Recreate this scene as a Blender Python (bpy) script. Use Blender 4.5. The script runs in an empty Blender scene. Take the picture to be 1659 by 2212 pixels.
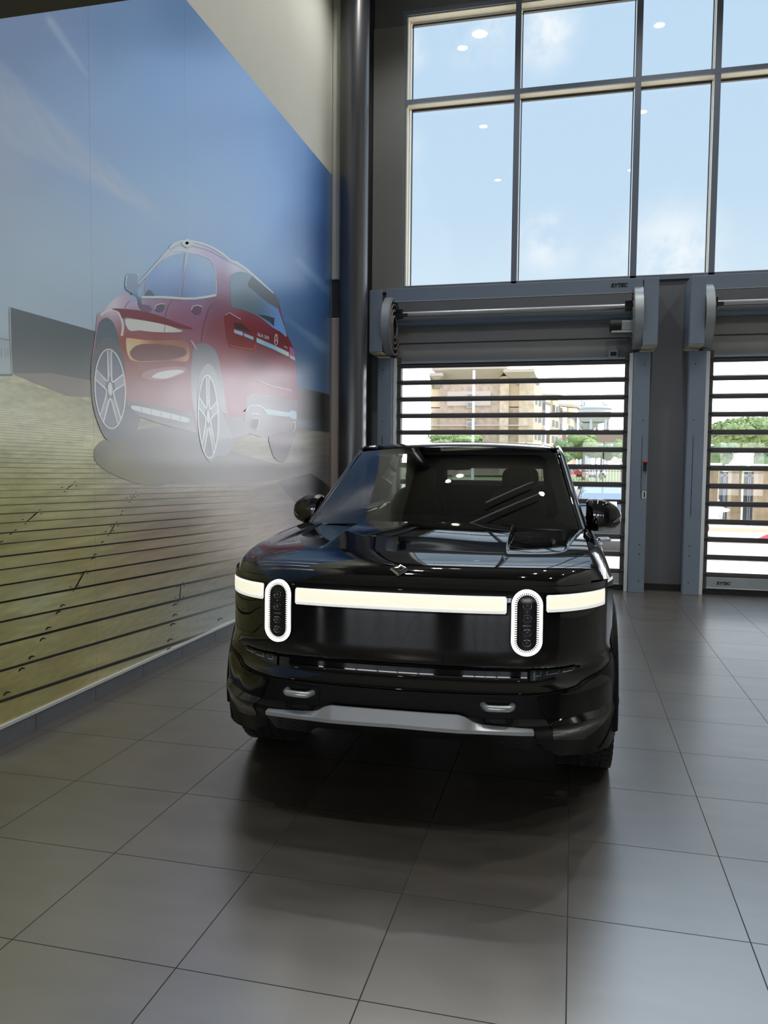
import bpy, math, random
import numpy as np
from mathutils import Vector, Matrix, noise as mnoise
random.seed(7)
SC = bpy.context.scene
COL = SC.collection
PI = math.pi

# ------------------------------------------------------------------ camera
CXP, CYP, FPX, CAMH = 829.5, 1106.0, 1694.07, 1.62
YAW, PITCH, ROLL = math.radians(13.5747), math.radians(3.5045), math.radians(.5244)
def _rot():
    fw0 = np.array([-math.sin(YAW), math.cos(YAW), 0]); r0 = np.array([math.cos(YAW), math.sin(YAW), 0])
    fw = fw0*math.cos(PITCH)-np.array([0, 0, 1])*math.sin(PITCH)
    up = np.cross(r0, fw); c, s = math.cos(ROLL), math.sin(ROLL)
    return np.array([r0*c+up*s, -(-r0*s+up*c), fw])
RC = _rot(); CAM = np.array([0, 0, CAMH])
def ray(x, y): return RC.T@np.array([(x-CXP)/FPX, (y-CYP)/FPX, 1.0])
def onX(x, y, X): d = ray(x, y); return CAM+d*(X/d[0])
def onY(x, y, Y): d = ray(x, y); return CAM+d*(Y/d[1])
def onZ(x, y, Z): d = ray(x, y); return CAM+d*((Z-CAMH)/d[2])
cam_d = bpy.data.cameras.new('camera'); cam = bpy.data.objects.new('camera', cam_d); COL.objects.link(cam)
M = Matrix(((RC[0][0], -RC[1][0], -RC[2][0], 0), (RC[0][1], -RC[1][1], -RC[2][1], 0), (RC[0][2], -RC[1][2], -RC[2][2], CAMH), (0, 0, 0, 1)))
cam.matrix_world = M
cam_d.sensor_fit = 'VERTICAL'; cam_d.sensor_height = 24.0; cam_d.lens = FPX*24.0/2212
cam_d.clip_start = .05; cam_d.clip_end = 2000
SC.camera = cam

# ------------------------------------------------------------------ materials
def lin(c):
    r = []
    for v in c[:3]:
        v = v/255.0
        r.append(v/12.92 if v <= .04045 else ((v+.055)/1.055)**2.4)
    return r
def nn(t, kind, **kw):
    n = t.nodes.new(kind)
    for k, v in kw.items(): setattr(n, k, v)
    return n
def mat(name, rgb, rough=.5, metal=0., spec=.5, emit=0., coat=0., noise=0., nscale=8., bump=0., stretch=(1, 1, 1), linear=False, ior=1.5):
    m = bpy.data.materials.new(name); m.use_nodes = True; t = m.node_tree
    b = t.nodes['Principled BSDF']
    c = list(rgb) if linear else lin(rgb)
    b.inputs['Base Color'].default_value = (*c, 1)
    b.inputs['Roughness'].default_value = rough; b.inputs['Metallic'].default_value = metal
    b.inputs['Specular IOR Level'].default_value = spec; b.inputs['IOR'].default_value = ior
    if coat: b.inputs['Coat Weight'].default_value = coat; b.inputs['Coat Roughness'].default_value = .03
    if emit:
        b.inputs['Emission Color'].default_value = (*c, 1); b.inputs['Emission Strength'].default_value = emit
    if noise or bump:
        tc = nn(t, 'ShaderNodeTexCoord'); mp = nn(t, 'ShaderNodeMapping'); mp.inputs['Scale'].default_value = stretch
        t.links.new(tc.outputs['Object'], mp.inputs[0])
        nz = nn(t, 'ShaderNodeTexNoise'); nz.inputs['Scale'].default_value = nscale; nz.inputs['Detail'].default_value = 6
        t.links.new(mp.outputs[0], nz.inputs['Vector'])
        if noise:
            rp = nn(t, 'ShaderNodeMapRange'); rp.inputs[1].default_value = .25; rp.inputs[2].default_value = .75
            rp.inputs[3].default_value = 1-noise; rp.inputs[4].default_value = 1+noise
            t.links.new(nz.outputs['Fac'], rp.inputs[0])
            mx = nn(t, 'ShaderNodeVectorMath', operation='SCALE'); mx.inputs[0].default_value = c
            t.links.new(rp.outputs[0], mx.inputs['Scale']); t.links.new(mx.outputs[0], b.inputs['Base Color'])
        if bump:
            bp = nn(t, 'ShaderNodeBump'); bp.inputs['Strength'].default_value = bump; bp.inputs['Distance'].default_value = .01
            t.links.new(nz.outputs['Fac'], bp.inputs['Height']); t.links.new(bp.outputs[0], b.inputs['Normal'])
    return m
def glass(name, tint=(1, 1, 1), ior=1.5, rough=0., scale=1.0, through=1.0):
    m = bpy.data.materials.new(name); m.use_nodes = True; t = m.node_tree
    for n in list(t.nodes): t.nodes.remove(n)
    o = nn(t, 'ShaderNodeOutputMaterial'); mx = nn(t, 'ShaderNodeMixShader'); tr = nn(t, 'ShaderNodeBsdfTransparent'); g = nn(t, 'ShaderNodeBsdfGlossy')
    tr.inputs[0].default_value = (*[c*through for c in tint], 1); g.inputs['Roughness'].default_value = rough
    g.inputs[0].default_value = (scale, scale, scale, 1)
    # a pane is the same from both sides, so its fresnel is taken from |cos| and not from the facing side
    geo = nn(t, 'ShaderNodeNewGeometry'); dt = nn(t, 'ShaderNodeVectorMath', operation='DOT_PRODUCT')
    t.links.new(geo.outputs['Normal'], dt.inputs[0]); t.links.new(geo.outputs['Incoming'], dt.inputs[1])
    ab = nn(t, 'ShaderNodeMath', operation='ABSOLUTE'); t.links.new(dt.outputs['Value'], ab.inputs[0])
    sb = nn(t, 'ShaderNodeMath', operation='SUBTRACT'); sb.inputs[0].default_value = 1; t.links.new(ab.outputs[0], sb.inputs[1])
    pw = nn(t, 'ShaderNodeMath', operation='POWER'); pw.inputs[1].default_value = 5; t.links.new(sb.outputs[0], pw.inputs[0])
    f0 = ((ior-1)/(ior+1))**2*1.6
    ma = nn(t, 'ShaderNodeMath', operation='MULTIPLY_ADD'); ma.inputs[1].default_value = 1-f0; ma.inputs[2].default_value = f0
    t.links.new(pw.outputs[0], ma.inputs[0])
    t.links.new(ma.outputs[0], mx.inputs[0]); t.links.new(tr.outputs[0], mx.inputs[1]); t.links.new(g.outputs[0], mx.inputs[2])
    t.links.new(mx.outputs[0], o.inputs[0])
    return m

# ------------------------------------------------------------------ mesh building
class MB:
    def __init__(s): s.v = []; s.f = []; s.c = []; s.mi = []
    def add(s, vs, fs, col=None, mi=0):
        o = len(s.v); s.v += [tuple(map(float, p)) for p in vs]; s.f += [tuple(o+i for i in f) for f in fs]; s.mi += [mi]*len(fs)
        if col is not None: s.c += list(col)
        return s
    def box(s, x0, x1, y0, y1, z0, z1, mi=0):
        return s.add([(x0, y0, z0), (x1, y0, z0), (x1, y1, z0), (x0, y1, z0), (x0, y0, z1), (x1, y0, z1), (x1, y1, z1), (x0, y1, z1)],
                     [(3, 2, 1, 0), (4, 5, 6, 7), (0, 1, 5, 4), (1, 2, 6, 5), (2, 3, 7, 6), (3, 0, 4, 7)], mi=mi)
    def grid(s, P, close_u=False, flip=False, mi=0):
        nu, nv = len(P), len(P[0]); vs = [p for r in P for p in r]; fs = []
        for i in range(nu if close_u else nu-1):
            for j in range(nv-1):
                a, b = i*nv+j, ((i+1) % nu)*nv+j
                q = (a, b, b+1, a+1); fs.append(q[::-1] if flip else q)
        return s.add(vs, fs, mi=mi)
    def tube(s, path, r, n=8, cap=True, mi=0):
        path = [Vector(p) for p in path]; R = r if hasattr(r, '__len__') else [r]*len(path); rings = []
        up = Vector((0, 0, 1))
        for i, p in enumerate(path):
            d = (path[min(i+1, len(path)-1)]-path[max(i-1, 0)]).normalized()
            a = d.cross(up)
            if a.length < .05: a = d.cross(Vector((1, 0, 0)))
            a.normalize(); b = d.cross(a)
            rings.append([p+(a*math.cos(2*PI*k/n)+b*math.sin(2*PI*k/n))*R[i] for k in range(n)])
        vs = [p for r_ in rings for p in r_]; fs = []
        for i in range(len(rings)-1):
            for k in range(n): fs.append((i*n+k, i*n+(k+1) % n, (i+1)*n+(k+1) % n, (i+1)*n+k))
        if cap: fs.append(tuple(range(n))); fs.append(tuple((len(rings)-1)*n+k for k in range(n))[::-1])
        return s.add(vs, fs, mi=mi)
    def lathe(s, prof, c, axis='z', n=32, mi=0):
        # prof: list of (radius, height along axis)
        P = []
        for k in range(n):
            a = 2*PI*k/n; row = []
            for r, h in prof:
                x, y = r*math.cos(a), r*math.sin(a)
                q = {'z': (x, y, h), 'x': (h, x, y), 'y': (x, h, y)}[axis]
                row.append((c[0]+q[0], c[1]+q[1], c[2]+q[2]))
            P.append(row)
        return s.grid(P, close_u=True, flip=(axis == 'y'), mi=mi)
    def prism(s, poly, f0, f1, mi=0):
        n = len(poly); vs = [f0(*p) for p in poly]+[f1(*p) for p in poly]
        fs = [tuple(range(n)), tuple(range(2*n-1, n-1, -1))]+[(i, i+n, (i+1) % n+n, (i+1) % n) for i in range(n)]
        return s.add(vs, fs, mi=mi)
    def ball(s, c, rx, ry, rz, nu=20, nv=12, e=1.0, mi=0):
        P = []
        for i in range(nu):
            a = 2*PI*i/nu; row = []
            for j in range(nv+1):
                b = -PI/2+PI*j/nv
                f = lambda t: math.copysign(abs(t)**e, t)
                row.append((c[0]+rx*f(math.cos(b))*f(math.cos(a)), c[1]+ry*f(math.cos(b))*f(math.sin(a)), c[2]+rz*f(math.sin(b))))
            P.append(row)
        return s.grid(P, close_u=True, mi=mi)
    def patch(s, poly, cs, fn, colf=None, flip=False, cell0=(0, 0)):
        """poly cut into cells of size cs, every corner carried to space by fn(x, y)"""
        cw, ch = cs
        ys = [p[1] for p in poly]; key = {}; vs = []; fs = []; cl = []
        def vid(p):
            k = (round(p[0], 5), round(p[1], 5))
            if k not in key:
                key[k] = len(vs); vs.append(fn(*p))
                if colf: cl.append(colf(*p))
            return key[k]
        def half(pl, ax, lim, sg):
            out = []; n = len(pl)
            for i in range(n):
                a, b = pl[i], pl[(i+1) % n]; da, db = sg*(a[ax]-lim), sg*(b[ax]-lim)
                if da >= 0: out.append(a)
                if (da > 0 and db < 0) or (da < 0 and db > 0):
                    t = da/(da-db); out.append((a[0]+(b[0]-a[0])*t, a[1]+(b[1]-a[1])*t))
            return out
        for j in range(math.floor(min(ys)/ch), math.ceil(max(ys)/ch)+1):
            rowp = half(half(poly, 1, j*ch, 1), 1, (j+1)*ch, -1)
            if len(rowp) < 3: continue
            xs = [p[0] for p in rowp]
            for i in range(math.floor(min(xs)/cw), math.ceil(max(xs)/cw)+1):
                q = half(half(rowp, 0, i*cw, 1), 0, (i+1)*cw, -1)
                if len(q) < 3: continue
                ar = sum(q[k][0]*q[(k+1) % len(q)][1]-q[(k+1) % len(q)][0]*q[k][1] for k in range(len(q)))
                if abs(ar) < 1e-7*cw*ch+1e-12: continue
                ids = []
                for p in q:
                    w = vid(p)
                    if not ids or ids[-1] != w: ids.append(w)
                if ids[0] == ids[-1]: ids.pop()
                if len(set(ids)) < 3 or len(set(ids)) != len(ids): continue
                if (ar < 0) != flip: ids = ids[::-1]
                fs.append(tuple(ids))
        return s.add(vs, fs, col=cl if colf else None)
    def build(s, name, mats, parent=None, smooth=None, bevel=0., solid=0., subsurf=0, local=False, kind=None):
        me = bpy.data.meshes.new(name)
        vs = s.v
        if parent is not None and not local:
            r = parent
            while r.parent: r = r.parent
            mi = (Matrix.Translation(r.location)@r.rotation_euler.to_matrix().to_4x4()).inverted()
            vs = [tuple(mi@Vector(p)) for p in vs]
        me.from_pydata(vs, [], s.f); me.validate(clean_customdata=False)
        for m in (mats if isinstance(mats, (list, tuple)) else [mats]): me.materials.append(m)
        if any(s.mi) and len(s.mi) == len(me.polygons): me.polygons.foreach_set('material_index', s.mi)
        if s.c and len(s.c) == len(me.vertices):
            a = me.color_attributes.new('print', 'FLOAT_COLOR', 'POINT')
            a.data.foreach_set('color', np.array([(*c, 1.0) for c in s.c], dtype=np.float32).ravel())
        if smooth is not None:
            me.polygons.foreach_set('use_smooth', [True]*len(me.polygons))
            me.set_sharp_from_angle(angle=math.radians(smooth))
        me.update()
        o = bpy.data.objects.new(name, me); COL.objects.link(o)
        if parent is not None: o.parent = parent
        if solid:
            md = o.modifiers.new('solid', 'SOLIDIFY'); md.thickness = solid; md.offset = -1
        if bevel:
            md = o.modifiers.new('bevel', 'BEVEL'); md.width = bevel; md.segments = 2; md.limit_method = 'ANGLE'
        if subsurf:
            md = o.modifiers.new('sub', 'SUBSURF'); md.levels = subsurf; md.render_levels = subsurf
        if kind: o['kind'] = kind
        return o
def thing(name, label, cat, loc=(0, 0, 0), rz=0., group=None):
    o = bpy.data.objects.new(name, None); COL.objects.link(o); o.location = loc; o.rotation_euler = (0, 0, rz)
    o['label'] = label; o['category'] = cat
    if group: o['group'] = group
    return o
def tag(o, label, cat, group=None):
    o['label'] = label; o['category'] = cat
    if group: o['group'] = group
    return o
def struct_empty(name, loc=(0, 0, 0)):
    o = bpy.data.objects.new(name, None); COL.objects.link(o); o.location = loc; o['kind'] = 'structure'; return o
def text2d(body, bold=.0, shear=0., size=1.):
    cu = bpy.data.curves.new('txt', 'FONT'); cu.body = body; cu.size = size; cu.offset = bold; cu.shear = shear; cu.resolution_u = 3
    o = bpy.data.objects.new('txt', cu); COL.objects.link(o)
    me = bpy.data.meshes.new_from_object(o.evaluated_get(bpy.context.evaluated_depsgraph_get()))
    vs = [(v.co.x, v.co.y) for v in me.vertices]; fs = [tuple(p.vertices) for p in me.polygons]
    bpy.data.objects.remove(o); bpy.data.meshes.remove(me); bpy.data.curves.remove(cu)
    w = max(v[0] for v in vs)-min(v[0] for v in vs); x0 = min(v[0] for v in vs); y0 = min(v[1] for v in vs); h = max(v[1] for v in vs)-y0
    return [((x-x0)/w, (y-y0)/h) for x, y in vs], fs, w/h
def itp(x, xs, ys): return float(np.interp(x, xs, ys))
def sm(x, a, b):
    t = min(1, max(0, (x-a)/(b-a))); return t*t*(3-2*t)
# ------------------------------------------------------------------ room
TILE, TOX, TOY = .6092, .6237, 3.4183
def floor_mat():
    m = bpy.data.materials.new('floor_tile'); m.use_nodes = True; t = m.node_tree; L = t.links.new; b = t.nodes['Principled BSDF']
    tc = nn(t, 'ShaderNodeTexCoord')
    mp = nn(t, 'ShaderNodeMapping'); mp.inputs['Location'].default_value = (-TOX/TILE, -TOY/TILE, 0); mp.inputs['Scale'].default_value = (1/TILE, 1/TILE, 1)
    L(tc.outputs['Object'], mp.inputs[0])
    fl = nn(t, 'ShaderNodeVectorMath', operation='FLOOR'); L(mp.outputs[0], fl.inputs[0])
    fr = nn(t, 'ShaderNodeVectorMath', operation='FRACTION'); L(mp.outputs[0], fr.inputs[0])
    wn = nn(t, 'ShaderNodeTexWhiteNoise', noise_dimensions='2D'); L(fl.outputs[0], wn.inputs['Vector'])
    sp = nn(t, 'ShaderNodeSeparateXYZ'); L(fr.outputs[0], sp.inputs[0])
    def edge(o):
        a = nn(t, 'ShaderNodeMath', operation='SUBTRACT'); a.inputs[1].default_value = .5; L(o, a.inputs[0])
        c = nn(t, 'ShaderNodeMath', operation='ABSOLUTE'); L(a.outputs[0], c.inputs[0])
        d = nn(t, 'ShaderNodeMath', operation='GREATER_THAN'); d.inputs[1].default_value = .4965; L(c.outputs[0], d.inputs[0]); return d
    e1, e2 = edge(sp.outputs[0]), edge(sp.outputs[1])
    gm = nn(t, 'ShaderNodeMath', operation='MAXIMUM'); L(e1.outputs[0], gm.inputs[0]); L(e2.outputs[0], gm.inputs[1])
    # cloudy streaks that start afresh in each tile
    wv = nn(t, 'ShaderNodeVectorMath', operation='SCALE'); wv.inputs['Scale'].default_value = 40; L(wn.outputs['Color'], wv.inputs[0])
    av = nn(t, 'ShaderNodeVectorMath', operation='ADD'); L(mp.outputs[0], av.inputs[0]); L(wv.outputs[0], av.inputs[1])
    m2 = nn(t, 'ShaderNodeMapping'); m2.inputs['Scale'].default_value = (1.2, 4.0, 1); L(av.outputs[0], m2.inputs[0])
    nz = nn(t, 'ShaderNodeTexNoise'); nz.inputs['Scale'].default_value = 1.3; nz.inputs['Detail'].default_value = 5; nz.inputs['Roughness'].default_value = .5; nz.inputs['Distortion'].default_value = .15; L(m2.outputs[0], nz.inputs['Vector'])
    cr = nn(t, 'ShaderNodeValToRGB'); L(nz.outputs['Fac'], cr.inputs[0])
    cr.color_ramp.elements[0].position = .30; cr.color_ramp.elements[0].color = (*lin((76, 71, 64)), 1)
    cr.color_ramp.elements[1].position = .72; cr.color_ramp.elements[1].color = (*lin((102, 96, 87)), 1)
    rr = nn(t, 'ShaderNodeMapRange'); rr.inputs[3].default_value = .86; rr.inputs[4].default_value = 1.1; L(wn.outputs['Value'], rr.inputs[0])
    sc = nn(t, 'ShaderNodeVectorMath', operation='SCALE'); L(cr.outputs[0], sc.inputs[0]); L(rr.outputs[0], sc.inputs['Scale'])
    mx = nn(t, 'ShaderNodeMix', data_type='RGBA'); L(gm.outputs[0], mx.inputs[0]); L(sc.outputs[0], mx.inputs[6]); mx.inputs[7].default_value = (*lin((44, 42, 40)), 1)
    L(mx.outputs[2], b.inputs['Base Color'])
    r2 = nn(t, 'ShaderNodeMapRange'); r2.inputs[1].default_value = .3; r2.inputs[2].default_value = .7; r2.inputs[3].default_value = .28; r2.inputs[4].default_value = .285; L(nz.outputs['Fac'], r2.inputs[0])
    rm = nn(t, 'ShaderNodeMath', operation='MAXIMUM'); L(r2.outputs[0], rm.inputs[0])
    gr = nn(t, 'ShaderNodeMath', operation='MULTIPLY'); gr.inputs[1].default_value = .8; L(gm.outputs[0], gr.inputs[0]); L(gr.outputs[0], rm.inputs[1])
    L(rm.outputs[0], b.inputs['Roughness'])
    iv = nn(t, 'ShaderNodeMapRange'); iv.inputs[3].default_value = 4.6; iv.inputs[4].default_value = 1.6; L(gm.outputs[0], iv.inputs[0]); L(iv.outputs[0], b.inputs['IOR'])
    b.inputs['Specular IOR Level'].default_value = .5
    return m
MT = dict(
    floor=floor_mat(),
    white_wall=mat('white_wall', (198, 198, 188), .75, noise=.02, nscale=3),
    grey_wall=mat('grey_wall', (106, 108, 112), .7, noise=.04, nscale=2),
    dark_wall=mat('dark_wall', (44, 46, 52), .55, noise=.05, nscale=2),
    grey_panel=mat('grey_panel', (128, 128, 128), .6, noise=.03, nscale=4),
    ceiling=mat('ceiling_paint', (150, 148, 142), .85),
    soffit=mat('soffit_board', (120, 117, 104), .85, noise=.04, nscale=30),
    slate=mat('slate_frame', (112, 122, 138), .45, spec=.4),
    cream=mat('cream_frame', (226, 218, 196), .6),
    galv=mat('galvanised', (150, 158, 162), .42, metal=.35, noise=.05, nscale=5),
    galv_light=mat('bright_steel', (196, 200, 200), .35, metal=.6),
    blue_grey=mat('blue_grey_cover', (120, 134, 150), .5, metal=.15, noise=.03, nscale=4),
    slat=mat('slat_metal', (66, 64, 65), .4, metal=.3),
    slat_light=mat('slat_edge', (150, 148, 146), .45, metal=.2),
    rubber=mat('black_rubber', (22, 23, 25), .7),
    black=mat('matt_black', (12, 12, 13), .6),
    letter=mat('black_lettering', (18, 20, 26), .5),
    label=mat('white_label', (225, 226, 228), .6),
    base_tile=mat('base_tile', (108, 112, 118), .38, noise=.1, nscale=9, stretch=(1, 1, 3)),
    alu=mat('aluminium_strip', (232, 236, 238), .35, metal=.2),
    steel=mat('dark_steel_paint', (52, 54, 60), .30, spec=.5, ior=2.0),
    pane=glass('window_pane', (.985, .99, .99), 1.45),
    poly=glass('door_pane', (.97, .98, .985), 1.4, through=1.0),
)
XL, XR, YF, ZC = -3.134, 5.45, 10.8, 8.3
MB().box(-9, 9, -9, 11.25, -.12, 0).build('floor', MT['floor'], kind='structure')
# left wall (white), far wall with the openings left free
MB().box(XL-.2, XL, 1.0, YF+.2, 0, ZC).build('wall_left', MT['white_wall'], kind='structure')
MB().box(XR, XR+.2, 1.0, YF+.2, 0, ZC).build('wall_right', MT['white_wall'], kind='structure')
MB().box(-9, 9, 1.35, 11.1, ZC, ZC+.15).build('ceiling', MT['ceiling'], kind='structure')
WX0, WX1, WZ0, WZ1 = -2.34, 4.66, 4.075, 7.69
fw = MB()
fw.box(XL, WX0, YF, YF+.3, 3.1, ZC); fw.box(WX1, XR, YF, YF+.3, 0, ZC); fw.box(WX0, WX1, YF, YF+.3, WZ1, ZC)
fw.box(XL, -2.42, YF, YF+.3, 0, 3.1)
fw.box(WX0, WX1, YF, YF+.3, 3.0, WZ0)
fw.box(.66, 1.62, YF-.02, YF+.3, 0, 3.0)
fw.build('wall_far', MT['grey_wall'], kind='structure')
# dark return at the corner, and lighter panel strip beside the window
MB().box(-2.80, -2.36, YF-.05, YF-.002, 4.0, 7.55).build('trim_1', MT['grey_panel'], kind='structure', bevel=.004)
MB().box(XL+.01, -2.80, YF-.012, YF-.003, 0, ZC).build('trim_2', MT['dark_wall'], kind='structure')
# header over the bay front: the lower showroom ceiling ends here
sof = MB().box(-9, 9, 1.2, 1.4, 2.503, ZC+.15)
sof.build('wall_front', MT['soffit'], kind='structure')
MB().box(-9, 9, -9, 1.2, 2.95, 3.05).build('ceiling_showroom', MT['white_wall'], kind='structure')
MB().box(-9.2, -9, -9, 11.2, 0, ZC).build('wall_showroom', MT['dark_wall'], kind='structure')
MB().box(9, 9.2, -9, 11.2, 0, ZC).build('wall_side', MT['dark_wall'], kind='structure')
# baseboard of floor tile along the mural wall with an aluminium edge
bb = struct_empty('baseboard_left', (XL, 5, 0))
m = MB()
for k in range(-5, 17):
    y0 = TOY+k*TILE+.0025-.0; y1 = y0+TILE-.005
    if y1 > 9.9: y1 = 9.9
    if y0 < 9.8: m.box(XL+.001, XL+.012, y0, y1, 0, .098)
m.build('tile', MT['base_tile'], bb, bevel=.001)
MB().box(XL+.001, XL+.016, 1.4, 9.9, .099, .118).build('edge_strip', MT['alu'], bb)
MB().box(.67, 1.61, YF-.035, YF-.021, 0, .085).build('baseboard_far', MT['rubber'], kind='structure')

# corner: steel column, the two lengths of white upright cover, the conduit
ccx, ccy, ccr = -2.855, 10.0, .188
MB().lathe([(ccr, 0), (ccr, ZC)], (ccx, ccy, 0), 'z', 48).build('column_corner', MT['steel'], kind='structure', smooth=40)
cv = struct_empty('trim_3', (XL, 9.98, 4)); z0 = onY(722, 605, 9.95)[2]
MB().box(XL+.001, XL+.135, 9.935, 10.1, z0, ZC-.05).build('cover', MT['white_wall'], cv, bevel=.012)
MB().box(XL+.136, XL+.155, 9.95, 9.975, z0, ZC-.05).build('joint', MT['black'], cv)
MB().box(XL+.156, XL+.185, 9.94, 9.97, z0, ZC-.05).build('edge', MT['galv'], cv)
cp = struct_empty('trim_4', (XL, 9.98, 0)); z1 = onY(722, 687, 9.95)[2]
MB().box(XL+.001, XL+.125, 9.935, 10.1, 0, z1).build('cover', mat('warm_cover', (170, 160, 150), .6), cp, bevel=.012)
MB().box(XL+.126, XL+.145, 9.95, 9.975, 0, z1).build('joint', MT['black'], cp)
MB().tube([(XL+.165, 9.955, 0), (XL+.165, 9.955, z1)], .012).build('conduit', MT['galv'], cp, smooth=40)
MB().tube([(XL+.168, 9.93, ZC-.1), (XL+.168, 9.93, onY(735, 150, 9.95)[2]), (XL+.178, 9.93, onY(735, 170, 9.95)[2]), (XL+.178, 9.93, z0+.02)], .009).build('conduit', MT['black'], cv, smooth=40)
MB().box(XL, XL+.2, YF-.85, YF-.012, z1, z0).build('trim_5', MT['dark_wall'], kind='structure')

# ------------------------------------------------------------------ big window
wn = struct_empty('window_1', (1.16, YF, WZ0))
VX = [-.845, .681, 1.63, 3.16]
TZ = 6.545
cap = MB(); body = MB()
def vbar(x, w): cap.box(x-w/2, x+w/2, YF-.03, YF+.0, WZ0-.04, WZ1); body.box(x-w/2+.008, x+w/2-.008, YF+.0, YF+.2, WZ0, WZ1)
def hbar(z, w, x0, x1): cap.box(x0, x1, YF-.032, YF-.002, z-w/2, z+w/2); body.box(x0, x1, YF-.002, YF+.2, z-w/2+.006, z+w/2-.006)
for x in VX: vbar(x, .072)
hbar(TZ, .062, WX0, WX1)
cap.box(WX0-.055, WX0, YF-.03, YF, WZ0-.04, WZ1+.06); cap.box(WX1, WX1+.055, YF-.03, YF, WZ0-.04, WZ1+.06)
cap.box(WX0, WX1, YF-.03, YF, WZ1, WZ1+.06); cap.box(WX0, WX1, YF-.03, YF, WZ0-.06, WZ0-.0)
body.box(WX0-.01, WX0+.012, YF, YF+.22, WZ0, WZ1); body.box(WX1-.012, WX1+.01, YF, YF+.22, WZ0, WZ1)
body.box(WX0, WX1, YF, YF+.22, WZ1-.014, WZ1+.01); body.box(WX0, WX1, YF, YF+.22, WZ0-.01, WZ0+.012)
cap.build('frame', MT['slate'], wn); body.build('reveal', MT['cream'], wn)
gs = MB()
for x in [WX0]+VX+[WX1]:
    for z in (WZ0, TZ, WZ1): pass
gb = MB()
xs = [WX0]+VX+[WX1]
for i in range(len(xs)-1):
    for z0_, z1_ in ((WZ0, TZ), (TZ, WZ1)):
        MB().add([(xs[i], YF+.17, z0_), (xs[i+1], YF+.17, z0_), (xs[i+1], YF+.17, z1_), (xs[i], YF+.17, z1_)], [(0, 1, 2, 3)]).build('pane', MT['pane'], wn)
        a, b_ = xs[i]+.04, xs[i+1]-.04
        gb.box(a, b_, YF+.15, YF+.19, z1_-.055, z1_-.03); gb.box(a, b_, YF+.15, YF+.19, z0_+.03, z0_+.04)
        gb.box(a, a+.012, YF+.15, YF+.19, z0_+.03, z1_-.03); gb.box(b_-.012, b_, YF+.15, YF+.19, z0_+.03, z1_-.03)
gb.build('gasket', MT['slat'], wn)
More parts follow.
